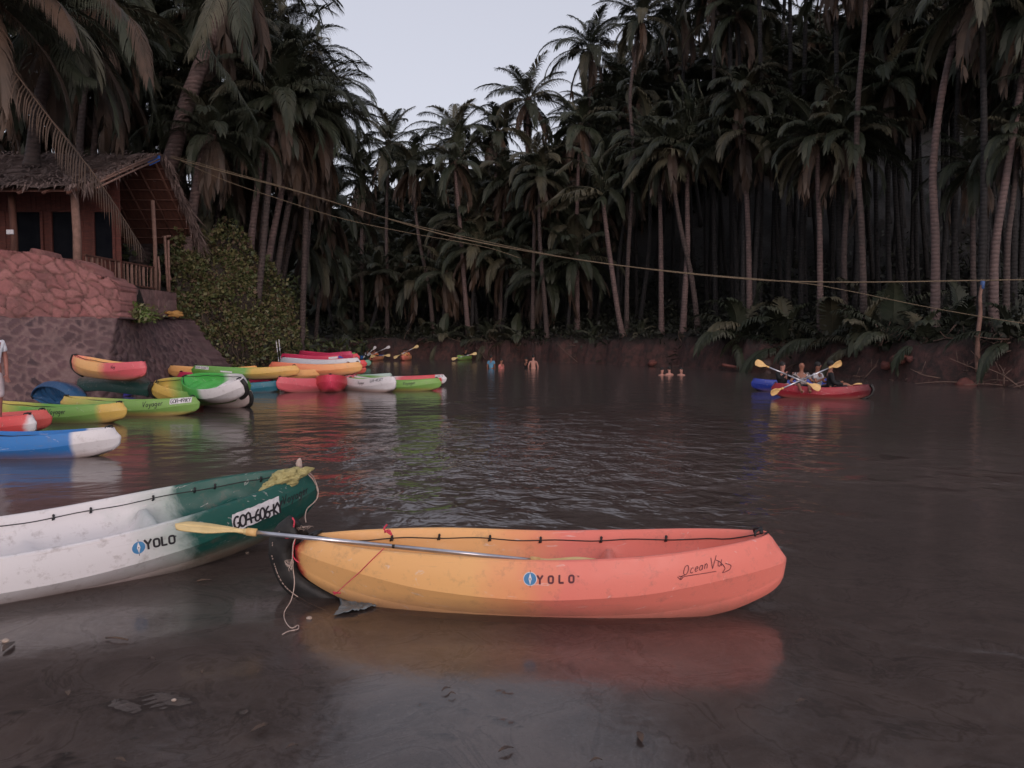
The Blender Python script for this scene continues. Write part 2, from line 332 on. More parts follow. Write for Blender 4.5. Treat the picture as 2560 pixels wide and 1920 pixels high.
# ------------------------------------------------------------------ masonry
def stone_sheet(name, top, bot, cell, depth, gap, mats, seed, label, cat, step=.07, thick=.8, jit=.42, rim=.0):
    """wall face between two polylines; real stones pushed out of the mortar; colour tint per stone"""
    rg = np.random.default_rng(seed)
    top = [Vector(p) for p in top]; bot = [Vector(p) for p in bot]
    seg = [(top[i+1]-top[i]).length for i in range(len(top)-1)]; Lt = sum(seg); cum = np.concatenate([[0], np.cumsum(seg)])
    Hh = max((a-b_).length for a, b_ in zip(top, bot))
    nu, nv = int(Lt/step), int(Hh/step)
    U = np.linspace(0, Lt, nu+1)
    def pl(P, u):
        return np.array([np.interp(u, cum, [p[i] for p in P]) for i in range(3)]).T
    T, B = pl(top, U), pl(bot, U)
    v = np.linspace(0, 1, nv+1)
    P = T[:, None, :]*(1-v)[None, :, None] + B[:, None, :]*v[None, :, None]
    uu = np.repeat(U[:, None], nv+1, 1); vv = np.linalg.norm(T-B, axis=1)[:, None]*v[None, :]
    # seeds
    S = []
    r = 0
    for j in range(int(Hh/cell[1])+3):
        for i in range(int(Lt/cell[0])+3):
            S.append(((i+.5*(j % 2)-.5+rg.uniform(-jit, jit))*cell[0], (j-.5+rg.uniform(-jit, jit)*.7)*cell[1]))
    S = np.array(S); tint = rg.uniform(0, 1, len(S)); push = rg.uniform(.5, 1.2, len(S))
    pu, pv = uu.ravel(), vv.ravel()
    pu = pu + .06*np.sin(pv*9+pu*4); pv = pv + .05*np.sin(pu*8-pv*3)
    d = np.hypot((pu[:, None]-S[None, :, 0])/cell[0], (pv[:, None]-S[None, :, 1])/cell[1])
    o = np.argsort(d, axis=1)[:, :2]; d1 = np.take_along_axis(d, o[:, :1], 1)[:, 0]; d2 = np.take_along_axis(d, o[:, 1:2], 1)[:, 0]
    e = np.clip((d2-d1-gap)/.35, 0, 1); e2 = e**.35
    nz = np.array([noise.noise(Vector((a_*5, b_*5, seed)))*.45+noise.noise(Vector((a_*13, b_*13, seed)))*.35 for a_, b_ in zip(pu, pv)])
    hgt = e2*depth*push[o[:, 0]]*(1+.5*nz) + depth*.30*nz
    nrm = np.cross(np.gradient(P, axis=0).reshape(-1, 3), np.gradient(P, axis=1).reshape(-1, 3))
    nrm /= np.linalg.norm(nrm, axis=1)[:, None]+1e-9
    if nrm[:, 1].mean() > 0: nrm = -nrm
    Q = P.reshape(-1, 3) + nrm*hgt[:, None]
    # ragged top edge
    Q[:, 2] += rim*np.where(vv.ravel() < step*.6, (tint[o[:, 0]]-.5), 0)
    idx = np.arange(len(Q)).reshape(nu+1, nv+1)
    Fq = np.stack([idx[:-1, :-1].ravel(), idx[:-1, 1:].ravel(), idx[1:, 1:].ravel(), idx[1:, :-1].ravel()], 1).tolist()
    Vv = Q.tolist(); n0 = len(Vv)
    # top cap back into the bank
    back = [(Q[idx[i, 0]] + np.array([0, thick, -.02])).tolist() for i in range(nu+1)]
    Vv += back
    for i in range(nu): Fq.append([int(idx[i, 0]), int(idx[i+1, 0]), n0+i+1, n0+i])
    # right end cap
    n1 = len(Vv)
    for j in range(nv+1): Vv.append((Q[idx[nu, j]] + np.array([-.05, thick, 0])).tolist())
    for j in range(nv): Fq.append([int(idx[nu, j]), int(idx[nu, j+1]), n1+j+1, n1+j])
    me = bpy.data.meshes.new(name); me.from_pydata(Vv, [], Fq)
    me.polygons.foreach_set('use_smooth', [True]*len(Fq)); me.update()
    a = me.color_attributes.new('stone', 'FLOAT_COLOR', 'POINT')
    col = np.ones((len(Vv), 4)); col[:n0, 0] = np.clip(e*2.2, 0, 1); col[:n0, 1] = tint[o[:, 0]]; col[n0:, 0] = .6; col[n0:, 1] = .5; col[:, 2] = 0
    a.data.foreach_set('color', col.ravel().astype(np.float32))
    me.materials.append(mats)
    return tag(link(bpy.data.objects.new(name, me)), label, cat)
def stone_mat(name, s1, s2, s3, mortar):
    k = NT(name); at_ = k.n('ShaderNodeVertexColor', layer_name='stone'); s = k.n('ShaderNodeSeparateColor'); k.l(at_.outputs['Color'], s.inputs[0])
    c = k.ramp(s.outputs[1], [(0, s1), (.5, s2), (1, s3)])
    c = k.mix(k.ramp(k.noise(4, 6, .7), [(.4, 0.0), (.7, .75)]), c, tuple(x*.62 for x in s2))
    c = k.mix(k.ramp(k.noise(14, 5, .7), [(.60, 0.0), (.72, .55)]), c, mortar)
    mo = k.mix(k.ramp(k.noise(5, 4), [(.42, 0.0), (.6, 1.0 if name == 'laterite_blocks' else .25)]), mortar, tuple(x*.3 for x in s2))
    c = k.mix(s.outputs[0], mo, c)
    c = k.mix(k.ramp(k.noise(.7, 5, .7), [(.45, 0.0), (.7, .55)]), c, (.06, .045, .045))
    k.set(c, .9, None, .2); k.bump(k.noise(12, 9, .8), 1.0, .05); return k.m
SM1 = stone_mat('laterite_blocks', (.31, .125, .120), (.39, .18, .17), (.22, .092, .090), (.24, .125, .11))
SM2 = stone_mat('basalt_rubble', (.10, .062, .068), (.17, .10, .105), (.062, .045, .052), (.23, .15, .145))
SM3 = stone_mat('cement_block', (.33, .20, .19), (.28, .16, .15), (.36, .23, .21), (.24, .14, .135))
stone_sheet('stone_wall', [at(-900, 560, 26), at(-300, 600, 26), at(0, 622, 26), at(90, 630, 26), at(180, 652, 26), at(240, 682, 26), at(282, 700, 26), at(300, 712, 26.1)],
            [at(-900, 800, 25.6), at(-300, 800, 25.6), at(0, 800, 25.6), at(90, 800, 25.6), at(180, 800, 25.6), at(240, 800, 25.6), at(284, 800, 25.6), at(303, 800, 25.7)],
            (.44, .34), .10, .03, SM1, 5, 'rough red laterite stone wall with pale mortar, on top of the dark rubble wall', 'wall', thick=1.2, rim=.25, step=.055, jit=.62)
def zt(px, py, d): return at(px, py, d)
stone_sheet('rubble_wall', [zt(-900, 793, 24.6), zt(-200, 793, 24.7), zt(100, 795, 24.8), zt(290, 795, 25.1), zt(318, 792, 26.6), zt(360, 790, 29.3), zt(405, 793, 31.5), zt(440, 800, 33)],
            [(-27, 22.6, -.6), (-17.6, 22.9, -.6), (-14.6, 23.1, -.6), (-12.9, 23.8, -.6), (-12.3, 25.8, -.6), (-12.3, 28.5, -.6), (-12.4, 31.5, -.6), (-12.3, 34.5, -.6)],
            (.36, .32), .07, .14, SM2, 9, 'sloping dark rubble wall of small stones along the water behind the beached kayaks', 'wall', thick=1.8, rim=.1, jit=.62)
stone_sheet('block_wall', [at(300, 716, 29.4), at(360, 722, 31.3), at(421, 729, 33.4)], [at(300, 800, 29.3), at(360, 800, 31.2), at(421, 800, 33.3)],
            (.42, .36), .02, .06, SM3, 4, 'pale cement block wall under the hut railing', 'wall', thick=.9, jit=.05, step=.05)

# ------------------------------------------------------------------ thatched hut
hut = empty('thatched_hut', (-18, 31, 3.9), label='thatched hut with brown timber veranda above the red stone wall', cat='hut')
HL = Vector(hut.location)
def hb(): return MB()
def loc(p): return Vector(p)-HL
XG = -15.0; ridge_e = Vector((XG, 32.8, 9.62)); eave_f = Vector((XG-.1, 27.0, 7.12)); eave_b = Vector((XG+.1, 36.6, 6.5))
XW = -30.0
rnd = random.Random(4)
def thatch_slope(e0, r0, x0, x1, seed, down=False, thick=.28):
    """slope of shaggy thatch between eave (e0) and ridge (r0), running along x"""
    b = MB(); nx_, ny_ = 90, 16; rg = random.Random(seed)
    vs = []
    for i in range(nx_+1):
        x = lerp(x0, x1, i/nx_)
        for j in range(ny_+1):
            t = j/ny_; p = Vector((x, lerp(e0[1], r0[1], t), lerp(e0[2], r0[2], t)))
            n_ = noise.noise(Vector((x*.7, t*3, seed)))*.14 + noise.noise(Vector((x*3, t*9, seed)))*.09 + .05*math.sin(t*30)
            p.z += n_ + (.05 if t < .05 else 0) - .10*math.sin(math.pi*t); vs.append(loc(p))
    fs = [(i*(ny_+1)+j, (i+1)*(ny_+1)+j, (i+1)*(ny_+1)+j+1, i*(ny_+1)+j+1) for i in range(nx_) for j in range(ny_)]
    b.add(vs, fs, 0); return b
th = thatch_slope(eave_f, ridge_e, XW, XG-.35, 1)
# strips of dry palm leaf lying down the slope and hanging over the eave
for i in range(2600):
    x = rnd.uniform(-26, XG-.1); t = rnd.uniform(-.02, 1.0)**1.0
    a = Vector((x, lerp(eave_f.y, ridge_e.y, t), lerp(eave_f.z, ridge_e.z, t)+.06+rnd.uniform(0, .10)-.10*math.sin(math.pi*max(t, 0))))
    d = Vector((rnd.uniform(-1.0, 1.0), -1, -.43+rnd.uniform(-.02, .03))).normalized(); L_ = rnd.uniform(.4, 1.1)
    if t < .06: d = Vector((rnd.uniform(-.4, .4), -.6, -rnd.uniform(.3, 1.2))).normalized(); L_ = rnd.uniform(.2, .5)
    s_ = d.cross(Vector((0, 0, 1))).normalized()*rnd.uniform(.012, .04)
    m_ = a+d*L_*.6+Vector((0, 0, .03)); e_ = a+d*L_
    th.add([loc(a-s_), loc(a+s_), loc(m_+s_), loc(m_-s_), loc(e_)], [(0, 1, 2, 3), (3, 2, 4)], 0, False)
# fringe on the gable verge
for i in range(260):
    t = rnd.random(); p0 = eave_f.lerp(ridge_e, t); p0.x = XG+rnd.uniform(-.5, .15); p0.z += .05
    d = Vector((rnd.uniform(-.1, .5), rnd.uniform(-.5, .2), -rnd.uniform(.4, 1.2))).normalized(); L_ = rnd.uniform(.2, .9)*(1-.5*t)
    s_ = Vector((rnd.uniform(.5, 1), rnd.uniform(-1, 1), 0)).normalized()*rnd.uniform(.01, .03)
    th.add([loc(p0-s_), loc(p0+s_), loc(p0+d*L_*.5+s_), loc(p0+d*L_*.5-s_), loc(p0+d*L_)], [(0, 1, 2, 3), (3, 2, 4)], 0, False)
roof = th.build('roof', M['thatch'], hut)
bs = thatch_slope(eave_b, ridge_e, XW, XG+.35, 7)
for i in range(420):
    t = rnd.random()**.8; p0 = ridge_e.lerp(eave_b, t); p0.x = XG+.3+rnd.uniform(-.1, .2); p0.z += rnd.uniform(-.1, .05)
    d = Vector((rnd.uniform(-.1, .5), rnd.uniform(-.3, .5), -rnd.uniform(.5, 1.3))).normalized(); L_ = rnd.uniform(.25, 1.0)*(.4+.8*t)
    s_ = Vector((rnd.uniform(.5, 1), rnd.uniform(-1, 1), 0)).normalized()*rnd.uniform(.012, .035)
    bs.add([loc(p0-s_), loc(p0+s_), loc(p0+d*L_*.5+s_), loc(p0+d*L_*.5-s_), loc(p0+d*L_)], [(0, 1, 2, 3), (3, 2, 4)], 0, False)
bs.build('roof', M['thatch'], hut)
b = MB()
for (e0, x1) in ((eave_b, XG+.15), (eave_f, XG-.5)):
    vs = [];
    for i in range(2):
        x = (XW, x1)[i]
        vs += [loc((x, e0.y, e0.z-.16)), loc((x, ridge_e.y, ridge_e.z-.18))]
    b.add(vs, [(0, 2, 3, 1)], 0, False)
b.build('ceiling_mat', M['thatch_under'], hut)
for i in range(7):
    x = XG-.05-i*.85
    b = MB(); b.tube([loc((x, 32.8, 9.40)), loc((x+rnd.uniform(-.1, .1), 35, 7.65)), loc((x, 36.9, 6.15))], .055, 7); b.build('rafter', M['timber'], hut)
    if i < 5:
        b = MB(); b.tube([loc((x-.3, 32.8, 9.36)), loc((x-.3, 26.9, 6.90))], .055, 7); b.build('rafter', M['timber'], hut)
for i in range(8):
    t = .1+.8*i/7; b = MB(); p = ridge_e.lerp(eave_b, t)
    b.tube([loc((XG+.2, p.y, p.z-.24)), loc((XG-5, p.y, p.z-.24))], .028, 5); b.build('batten', M['timber'], hut)
for (a, c_) in (((222, 462, 27.6), (400, 383, 32.5)), ((243, 470, 27.2), (398, 398, 32.0)), ((250, 455, 28), (402, 388, 32.8))):
    b = MB(); b.tube([loc(at(*a)), loc(at((a[0]+c_[0])/2+2, (a[1]+c_[1])/2-2, (a[2]+c_[2])/2)), loc(at(*c_))], .035, 6); b.build('roof_pole', M['timber_pale'], hut)
b = MB(); p = [loc(at(366, 398, 32.3)), loc(at(398, 388, 32.5)), loc(at(397, 400, 32.4)), loc(at(372, 412, 32.2))]
q_ = [v+Vector((.02, .05, -.03)) for v in p]; b.add(p+q_, [(0, 1, 2, 3), (7, 6, 5, 4), (0, 4, 5, 1), (1, 5, 6, 2), (2, 6, 7, 3), (3, 7, 4, 0)], 0, False)
b.build('tarpaulin', M['tarp'], hut)
FZ = 3.95
for (x, y, zt_, r, mt) in ((-15.65, 27.9, 7.15, .15, 'timber_pale'), (-15.3, 33.2, 7.75, .09, 'timber_pale'), (-15.2, 33.35, 5.4, .05, 'timber_pale'),
                      (-18.1, 28.2, 7.1, .13, 'timber'), (-20.6, 28.2, 7.1, .13, 'timber'), (-23.1, 28.2, 7.1, .13, 'timber')):
    b = MB(); b.tube([loc((x, y, FZ)), loc((x+.03, y, (FZ+zt_)/2)), loc((x-.02, y, zt_))], [r, r*.95, r*.9], 9); b.build('post', M[mt], hut)
# floor slab and plank walls with dark openings
b = MB(); b.box(loc((-22.6, 31.3, FZ-.08)), (14.6, 6.6, .16)); b.build('floor', M['timber'], hut)
yw = 30.4
opens = [(-16.35, -15.55), (-18.0, -16.95), (-19.4, -18.35), (-22.0, -20.4)]
def board_wall(x0, x1, z0, z1, y):
    b = MB(); n_ = max(1, int(abs(x1-x0)/.19))
    for i in range(n_):
        xa = lerp(x0, x1, i/n_); xb = lerp(x0, x1, (i+1)/n_)
        b.box(loc(((xa+xb)/2, y+rnd.uniform(-.01, .01), (z0+z1)/2)), (abs(xb-xa)-.008, .04, z1-z0))
    return b
board_wall(-28, -15.3, 6.85, 8.1, yw).build('wall', M['timber_red'], hut); board_wall(-28, -15.3, FZ, 4.95, yw).build('wall', M['timber_red'], hut)
xx = [-28]+[v for o_ in sorted(opens) for v in o_]+[-15.3]
for i in range(0, len(xx), 2):
    if xx[i+1]-xx[i] > .05: board_wall(xx[i], xx[i+1], 4.95, 6.85, yw).build('wall', M['timber_red'], hut)
for (a, c_) in opens:
    f_ = MB()
    for (p, q) in (((a, 4.95), (a, 6.85)), ((c_, 4.95), (c_, 6.85)), ((a, 4.95), (c_, 4.95)), ((a, 6.85), (c_, 6.85))):
        f_.beam(loc((p[0], yw-.06, p[1])), loc((q[0], yw-.06, q[1])), .11, .09)
    fr_ = f_.build('window', M['timber_red'], hut)
    g = MB(); g.box(loc(((a+c_)/2, yw+.02, 5.9)), (c_-a-.02, .02, 1.86)); g.build('shade_panel', M['dark_open'], fr_)  # near-black panel stands in for the shaded interior
# side wall facing the river, set back
b = MB()
for i in range(12):
    y = 30.55+i*.2
    if i < 12: b.box(loc((-17.6, y, 6.2)), (.04, .19, 4.3))
b.build('wall', M['timber_red'], hut)
# railing
rl = MB(); rl.beam(loc((-15.45, 28.0, 4.9)), loc((-15.3, 33.3, 4.9)), .09, .07); rl.beam(loc((-15.45, 28.0, 4.02)), loc((-15.3, 33.3, 4.02)), .08, .08)
rail = rl.build('railing', M['timber'], hut)
for i in range(17):
    t = (i+.5)/17; p = Vector((lerp(-15.45, -15.3, t), lerp(28.0, 33.3, t), 0)); b = MB()
    b.beam(loc((p.x, p.y, 4.06)), loc((p.x+rnd.uniform(-.02, .02), p.y+rnd.uniform(-.02, .02), 4.865)), .11+rnd.uniform(-.02, .03), .03); b.build('baluster', M['timber_pale'], rail)
b = MB(); b.box(loc((-18.12, 28.05, 5.72)), (.26, .04, .16)); b.build('notice', M['white_paint'], hut)
# gate-like stick frame right of the hut corner
g = MB()
for (a, c_, r) in (((412, 590, 34), (420, 730, 34), .06), ((421, 600, 34), (424, 735, 34), .05), ((412, 655, 34), (428, 700, 34), .04), ((405, 592, 34), (427, 590, 34), .035)):
    g.tube([at(*a), at(*c_)], r, 6)
tag(g.build('stick_fence', M['timber_pale']), 'rickety frame of thin sticks at the right corner of the hut veranda', 'fence')
# ------------------------------------------------------------------ kayaks
def herm(xs_, ys_):
    def f(u):
        u = abs(u)
        if u >= xs_[-1]: return ys_[-1]
        i = max(j for j in range(len(xs_)) if xs_[j] <= u); i = min(i, len(xs_)-2)
        def m(j):
            if j == 0: return 0.0
            if j == len(xs_)-1: return (ys_[j]-ys_[j-1])/(xs_[j]-xs_[j-1])
            return (ys_[j+1]-ys_[j-1])/(xs_[j+1]-xs_[j-1])
        h = xs_[i+1]-xs_[i]; t = (u-xs_[i])/h
        return ((2*t**3-3*t*t+1)*ys_[i]+(t**3-2*t*t+t)*h*m(i)+(-2*t**3+3*t*t)*ys_[i+1]+(t**3-t*t)*h*m(i+1))
    return f
_zk = herm([0, .5, .75, .87, .95, .985, 1], [-.09, -.07, .0, .075, .15, .225, .335])
_zc = herm([0, .4, .6, .8, 1], [.155, .195, .245, .30, .345])
_zg = herm([0, .4, .65, .88, .93, 1], [.405, .435, .475, .515, .52, .362])
_zgl = herm([0, .4, .65, .88, .93, 1], [.405, .418, .42, .425, .425, .352])
UG = .95
class Hull:
    def __init__(s, L=3.56, W=.86, H=1.0, low=False): s.low = low; s.a = L/2; s.L = L; s.W = W; s.H = H
    def zk(s, u): return _zk(u)*s.H
    def zc(s, u): return _zc(u)*s.H
    def zg(s, u): return (_zg(u) if (u >= 0 or not s.low) else _zgl(u))*s.H
    def wc(s, u): return s.W/2*max(0, 1-abs(u)**2.5)**.72
    def wg(s, u): return s.W/2*.94*max(0, 1-(abs(u)/UG)**2.6)**.72 if abs(u) < UG else 0.0
    def side(s, x, h, off=.003, sd=-1):
        """point on the upper side panel: x along, h metres above the chine"""
        def P(x_, t):
            u = max(-1, min(1, x_/s.a)); c = Vector((x_, s.wc(u), s.zc(u))); g = Vector((x_, s.wg(u), s.zg(u)))
            p = c.lerp(g, t); b_ = .014*math.sin(math.pi*min(1, max(0, t)))
            n_ = Vector((0, g.z-c.z, c.y-g.y)); n_ = n_.normalized() if n_.length > 1e-6 else Vector((0, 1, 0))
            return p + n_*(b_+0)
        u = x/s.a; Ln = (Vector((0, s.wg(u), s.zg(u)))-Vector((0, s.wc(u), s.zc(u)))).length+1e-6; t = h/Ln
        p = P(x, t); dx_ = P(x+.01, t)-P(x-.01, t); dt = P(x, t+.02)-P(x, t-.02)
        n_ = dx_.cross(dt).normalized()
        if n_.y < 0: n_ = -n_
        p = p + n_*off
        return Vector((p.x, p.y*(-1 if sd < 0 else 1), p.z))
    def mesh(s, name, nseat=2, deck=.60):
        N = 96; b = MB(); half = []
        us = [math.sin(math.pi/2*(2*i/N-1))*.35+(2*i/N-1)*.65 for i in range(N+1)]
        for u in us:
            wc, wg, zk, zc, zg = s.wc(u), s.wg(u), s.zk(u), s.zc(u), s.zg(u)
            x = u*s.a; wi = max(0, wg-.038*min(1, wg/.1))
            dep = .255*s.H*smooth01((UG-.03-abs(u))/.20)
            if wg <= 0: dep = 0
            bump = 0
            for c_, w_, h_ in ((-.42, .035, .12), (.31, .035, .20), (-.10, .03, .07), (.66, .05, .07), (-.72, .05, .06)):
                bump += h_*math.exp(-((u-c_)/w_)**2)
            rib = .008*math.sin(u*70) if abs(u) < .75 else 0
            def up(t):
                p = Vector((wc, zc)).lerp(Vector((wg, zg)), t); n_ = Vector((zg-zc, wc-wg))
                n_ = n_.normalized() if n_.length > 1e-6 else Vector((1, 0)); return p+n_*.014*math.sin(math.pi*t)*(1 if wc > .01 else 0)
            r = [(0, zk-.012*(abs(u) < .95)), (.05*min(1, wc/.1), zk+.002), (.40*wc, zk+.004), (.66*wc, zk+.03*(1-abs(u)**6)), (.74*wc, lerp(zk, zc, .40)), (.84*wc, lerp(zk, zc, .60)), (wc, zc)]
            r += [tuple(up(t)) for t in (.33, .66)]
            r += [(wg, zg), (max(0, wg-.012*min(1, wg/.1)), zg+.010*min(1, wg/.05)), (max(0, wg-.028*min(1, wg/.1)), zg+.009*min(1, wg/.05)), (wi, zg-.006*min(1, wg/.05)),
                  (wi*.97, zg-.35*dep), (wi*.90, zg-.75*dep), (wi*.78, zg-.97*dep+bump*.75), (wi*.45, zg-dep+rib+bump), (0, zg-dep*1.0+rib+bump*.9+.02*(dep > .1))]
            half.append([(x, y, z) for y, z in r])
        K = len(half[0]); ring = 2*K-2
        vs = []
        for h in half:
            vs += h; vs += [(x, -y, z) for (x, y, z) in h[1:-1][::-1]]
        fs = [(i*ring+k, i*ring+(k+1) % ring, (i+1)*ring+(k+1) % ring, (i+1)*ring+k) for i in range(N) for k in range(ring)]
        bm = bmesh.new(); bv = [bm.verts.new(v) for v in vs]
        sharp = {4, 6, 9}
        for f in fs:
            try: q = bm.faces.new([bv[i] for i in f])
            except ValueError: continue
            q.smooth = True
        bm.verts.index_update()
        for e in bm.edges:
            a_, b_ = e.verts[0].index, e.verts[1].index
            if abs(a_-b_) == ring:
                k_ = a_ % ring; k_ = k_ if k_ < K else ring-k_
                if k_ in sharp: e.smooth = False
        bmesh.ops.remove_doubles(bm, verts=bm.verts, dist=.0015)
        bmesh.ops.recalc_face_normals(bm, faces=bm.faces)
        me = bpy.data.meshes.new(name); bm.to_mesh(me); bm.free(); return me
    def keel_pt(s, u, end=-1, off=0.0):
        return Vector((end*abs(u)*s.a, 0, s.zk(u)-.012))
HULLS = {}
def hull_of(L, W, H, low=False):
    key = (L, W, H, low)
    if key not in HULLS:
        h = Hull(L, W, H, low); HULLS[key] = (h, h.mesh('hull'))
    return HULLS[key]
def kmat(stops, L, under=None, rough=.42, dirt=.35, soft=.10):
    """rotomoulded plastic whose dye changes along the boat; stops = [(u,colour)]"""
    k = NT('moulded_plastic')
    sp = k.n('ShaderNodeSeparateXYZ'); k.l(k.tc.outputs['Object'], sp.inputs[0])
    f = k.math('MULTIPLY_ADD', sp.outputs[0], 1/L); f.node.inputs[2].default_value = .5
    f = k.math('ADD', f, k.math('MULTIPLY', k.math('SUBTRACT', k.noise(1.7, 5, .65, dist=.5), .5), soft))
    c = k.ramp(f, [((u+1)/2, col) for u, col in stops])
    if under:
        zf = k.ramp(k.math('ADD', sp.outputs[2], k.math('MULTIPLY', k.noise(2, 4), .08)), [(.10, 1.0), (.17, 0.0)])
        c = k.mix(zf, c, under)
    c = k.mix(k.ramp(k.noise(9, 7, .75), [(.54, 0.0), (.72, dirt)]), c, (.16, .11, .09))
    sc1 = k.noise(1, 3, .6, k.vec((3, 60, 14)), .6); c = k.mix(k.ramp(sc1, [(.66, 0.0), (.69, .45), (.73, 0.0)]), c, (.70, .62, .60))
    st = k.noise(1, 5, .7, k.vec((1.2, 30, 30)))
    c = k.mix(k.ramp(st, [(.62, 0.0), (.70, .22)]), c, (.25, .18, .15))
    grime = k.ramp(k.math('ADD', sp.outputs[2], k.math('MULTIPLY', k.noise(3, 5, .7), .12)), [(.07, .6), (.20, 0.0)])
    c = k.mix(grime, c, (.22, .12, .09))
    k.set(c, k.ramp(k.noise(12, 5), [(.3, rough-.06), (.7, rough+.12)]), None, .38)
    k.bump(k.noise(55, 4, .6), .12, .004); return k.m
O1 = (.75, .205, .158); O2 = (.77, .42, .165); RD = (.60, .05, .055); MG = (.50, .028, .09); PK = (.62, .11, .13)
GR = (.12, .30, .055); DG = (.012, .085, .068); YL = (.60, .40, .10); WH = (.66, .63, .64); BL = (.030, .17, .46); LGR = (.20, .36, .09); TEAL = (.03, .16, .22)
# ---- stroke lettering: each glyph = list of polylines in a unit box (width, strokes)
def arc(cx, cy, rx, ry, a0, a1, n=12): return [(cx+rx*math.cos(R(a0+(a1-a0)*i/n)), cy+ry*math.sin(R(a0+(a1-a0)*i/n))) for i in range(n+1)]
GL = {
 'G': (.62, [arc(.32, .5, .28, .5, 60, 300) + [(.58, .42), (.36, .42)]]), 'C': (.55, [arc(.32, .5, .28, .5, 55, 305)]), 'O': (.66, [arc(.33, .5, .27, .5, 0, 360, 18)]),
 'D': (.6, [[(.08, 0), (.08, 1)], [(.08, 1)] + arc(.1, .5, .42, .5, 88, -88)]),
 'A': (.62, [[(.02, 0), (.12, .85), (.3, 1.02), (.46, .85), (.56, 0)], [(.1, .42), (.52, .42)]]), '-': (.42, [[(.06, .48), (.34, .48)]]),
 '6': (.58, [[(.42, 1.0), (.22, .8), (.08, .42)] + arc(.3, .27, .22, .27, 170, 530, 16)]), '0': (.6, [arc(.3, .5, .23, .5, 0, 360, 18)]),
 'K': (.55, [[(.08, 0), (.1, 1)], [(.48, 1), (.12, .45), (.5, 0)]]), 'Y': (.55, [[(.02, 1), (.27, .5), (.52, 1)], [(.27, .5), (.27, 0)]]),
 '4': (.55, [[(.4, 0), (.4, 1), (.02, .35), (.52, .35)]]), '9': (.55, [arc(.26, .72, .2, .27, 0, 360, 14) + [(.46, .7), (.36, 0)]]), '1': (.32, [[(.06, .8), (.18, 1), (.18, 0)]]),
 '5': (.52, [[(.46, 1), (.1, 1), (.08, .56)] + arc(.22, .3, .23, .3, 110, -150)]),
 '8': (.55, [arc(.27, .76, .18, .23, 0, 360, 12), arc(.27, .27, .23, .27, 0, 360, 14)]), '3': (.52, [arc(.22, .76, .2, .24, 140, -90) + arc(.22, .26, .24, .26, 90, -140)]),
 'V': (.55, [[(.0, 1), (.24, 0), (.5, 1.05)]]), 'o': (.46, [arc(.22, .27, .17, .27, 0, 360, 12)]), 'y': (.46, [[(.02, .55), (.2, .08)], [(.42, .58), (.12, -.38), (.0, -.35)]]),
 'a': (.46, [arc(.2, .26, .17, .26, 20, 350, 12) + [(.38, .5), (.4, .02)]]), 'g': (.46, [arc(.2, .28, .17, .25, 20, 350, 12) + [(.38, .5), (.36, -.25), (.2, -.42), (.02, -.3)]]),
 'e': (.42, [[(.06, .28), (.36, .3)] + arc(.21, .27, .16, .26, 15, 320, 12)]), 'r': (.34, [[(.06, .52), (.08, 0)], [(.08, .35), (.2, .52), (.32, .5)]]),
 'L': (.5, [[(.08, 1), (.08, .04), (.46, .04)]]), 'c': (.42, [arc(.22, .27, .17, .27, 50, 310)]), 'n': (.46, [[(.06, .52), (.07, 0)], [(.07, .36), (.2, .54), (.34, .4), (.36, 0)]]),
 'u': (.46, [[(.05, .54), (.07, .15), (.2, 0), (.34, .15), (.36, .54)], [(.36, .2), (.4, 0)]]), ' ': (.3, []), 'T': (.5, [[(0, 1), (.5, 1)], [(.25, 1), (.25, 0)]]), 'M': (.6, [[(.05, 0), (.05, 1), (.3, .4), (.55, 1), (.55, 0)]]),
}
def rrect(cx, cy, hx, hy, r=.12):
    out = []
    for qx, qy, a0 in ((1, 1, 0), (-1, 1, 90), (-1, -1, 180), (1, -1, 270)): out += arc(cx+qx*(hx-r), cy+qy*(hy-r), r, r, a0, a0+90, 4)
    return out+[out[0]]
GL['BO'] = (.86, [rrect(.40, .5, .27, .41, .2)]); GL['BY'] = (.86, [[(.04, 1), (.36, .5), (.68, 1)], [(.36, .52), (.36, 0)]]); GL['BL'] = (.80, [[(.14, 1), (.14, .09), (.62, .09)]])
def strokes(b, text, S, x0, h0, size, wd, slope=0.0, italic=0.0, sp=1.0, jit=0.0, seed=1, dirx=1):
    rg = random.Random(seed); cx = 0.0
    glyphs = text if isinstance(text, list) else list(text)
    for ch in glyphs:
        wch, sts = GL[ch]
        jy = rg.uniform(-jit, jit)
        for st in sts:
            pts = [((px_+cx+italic*py_)*size, (py_+jy)*size) for px_, py_ in st]
            dense = [pts[0]]
            for p, q in zip(pts, pts[1:]):
                n_ = max(1, int(math.hypot(q[0]-p[0], q[1]-p[1])/(size*.12)))
                for i in range(1, n_+1): dense.append((lerp(p[0], q[0], i/n_), lerp(p[1], q[1], i/n_)))
            ribbon(b, dense, S, x0, h0, wd/2, slope, dirx)
        cx += wch*sp
    return cx*size
def ribbon(b, pts, S, x0, h0, hw, slope=0.0, dirx=1):
    vs = []; N = len(pts)
    for i, p in enumerate(pts):
        a = pts[max(i-1, 0)]; c_ = pts[min(i+1, N-1)]; dx_, dy_ = c_[0]-a[0], c_[1]-a[1]; l_ = math.hypot(dx_, dy_)+1e-9
        ex = -dx_/l_*hw*.4 if i == 0 else (dx_/l_*hw*.4 if i == N-1 else 0); ey = -dy_/l_*hw*.4 if i == 0 else (dy_/l_*hw*.4 if i == N-1 else 0)
        for sgn in (1, -1):
            u_, v_ = p[0]+ex-dy_/l_*hw*sgn, p[1]+ey+dx_/l_*hw*sgn
            vs.append(S(x0+dirx*u_, h0+v_+slope*u_))
    b.add(vs, [(2*i, 2*i+1, 2*i+3, 2*i+2) for i in range(N-1)], 0, False)
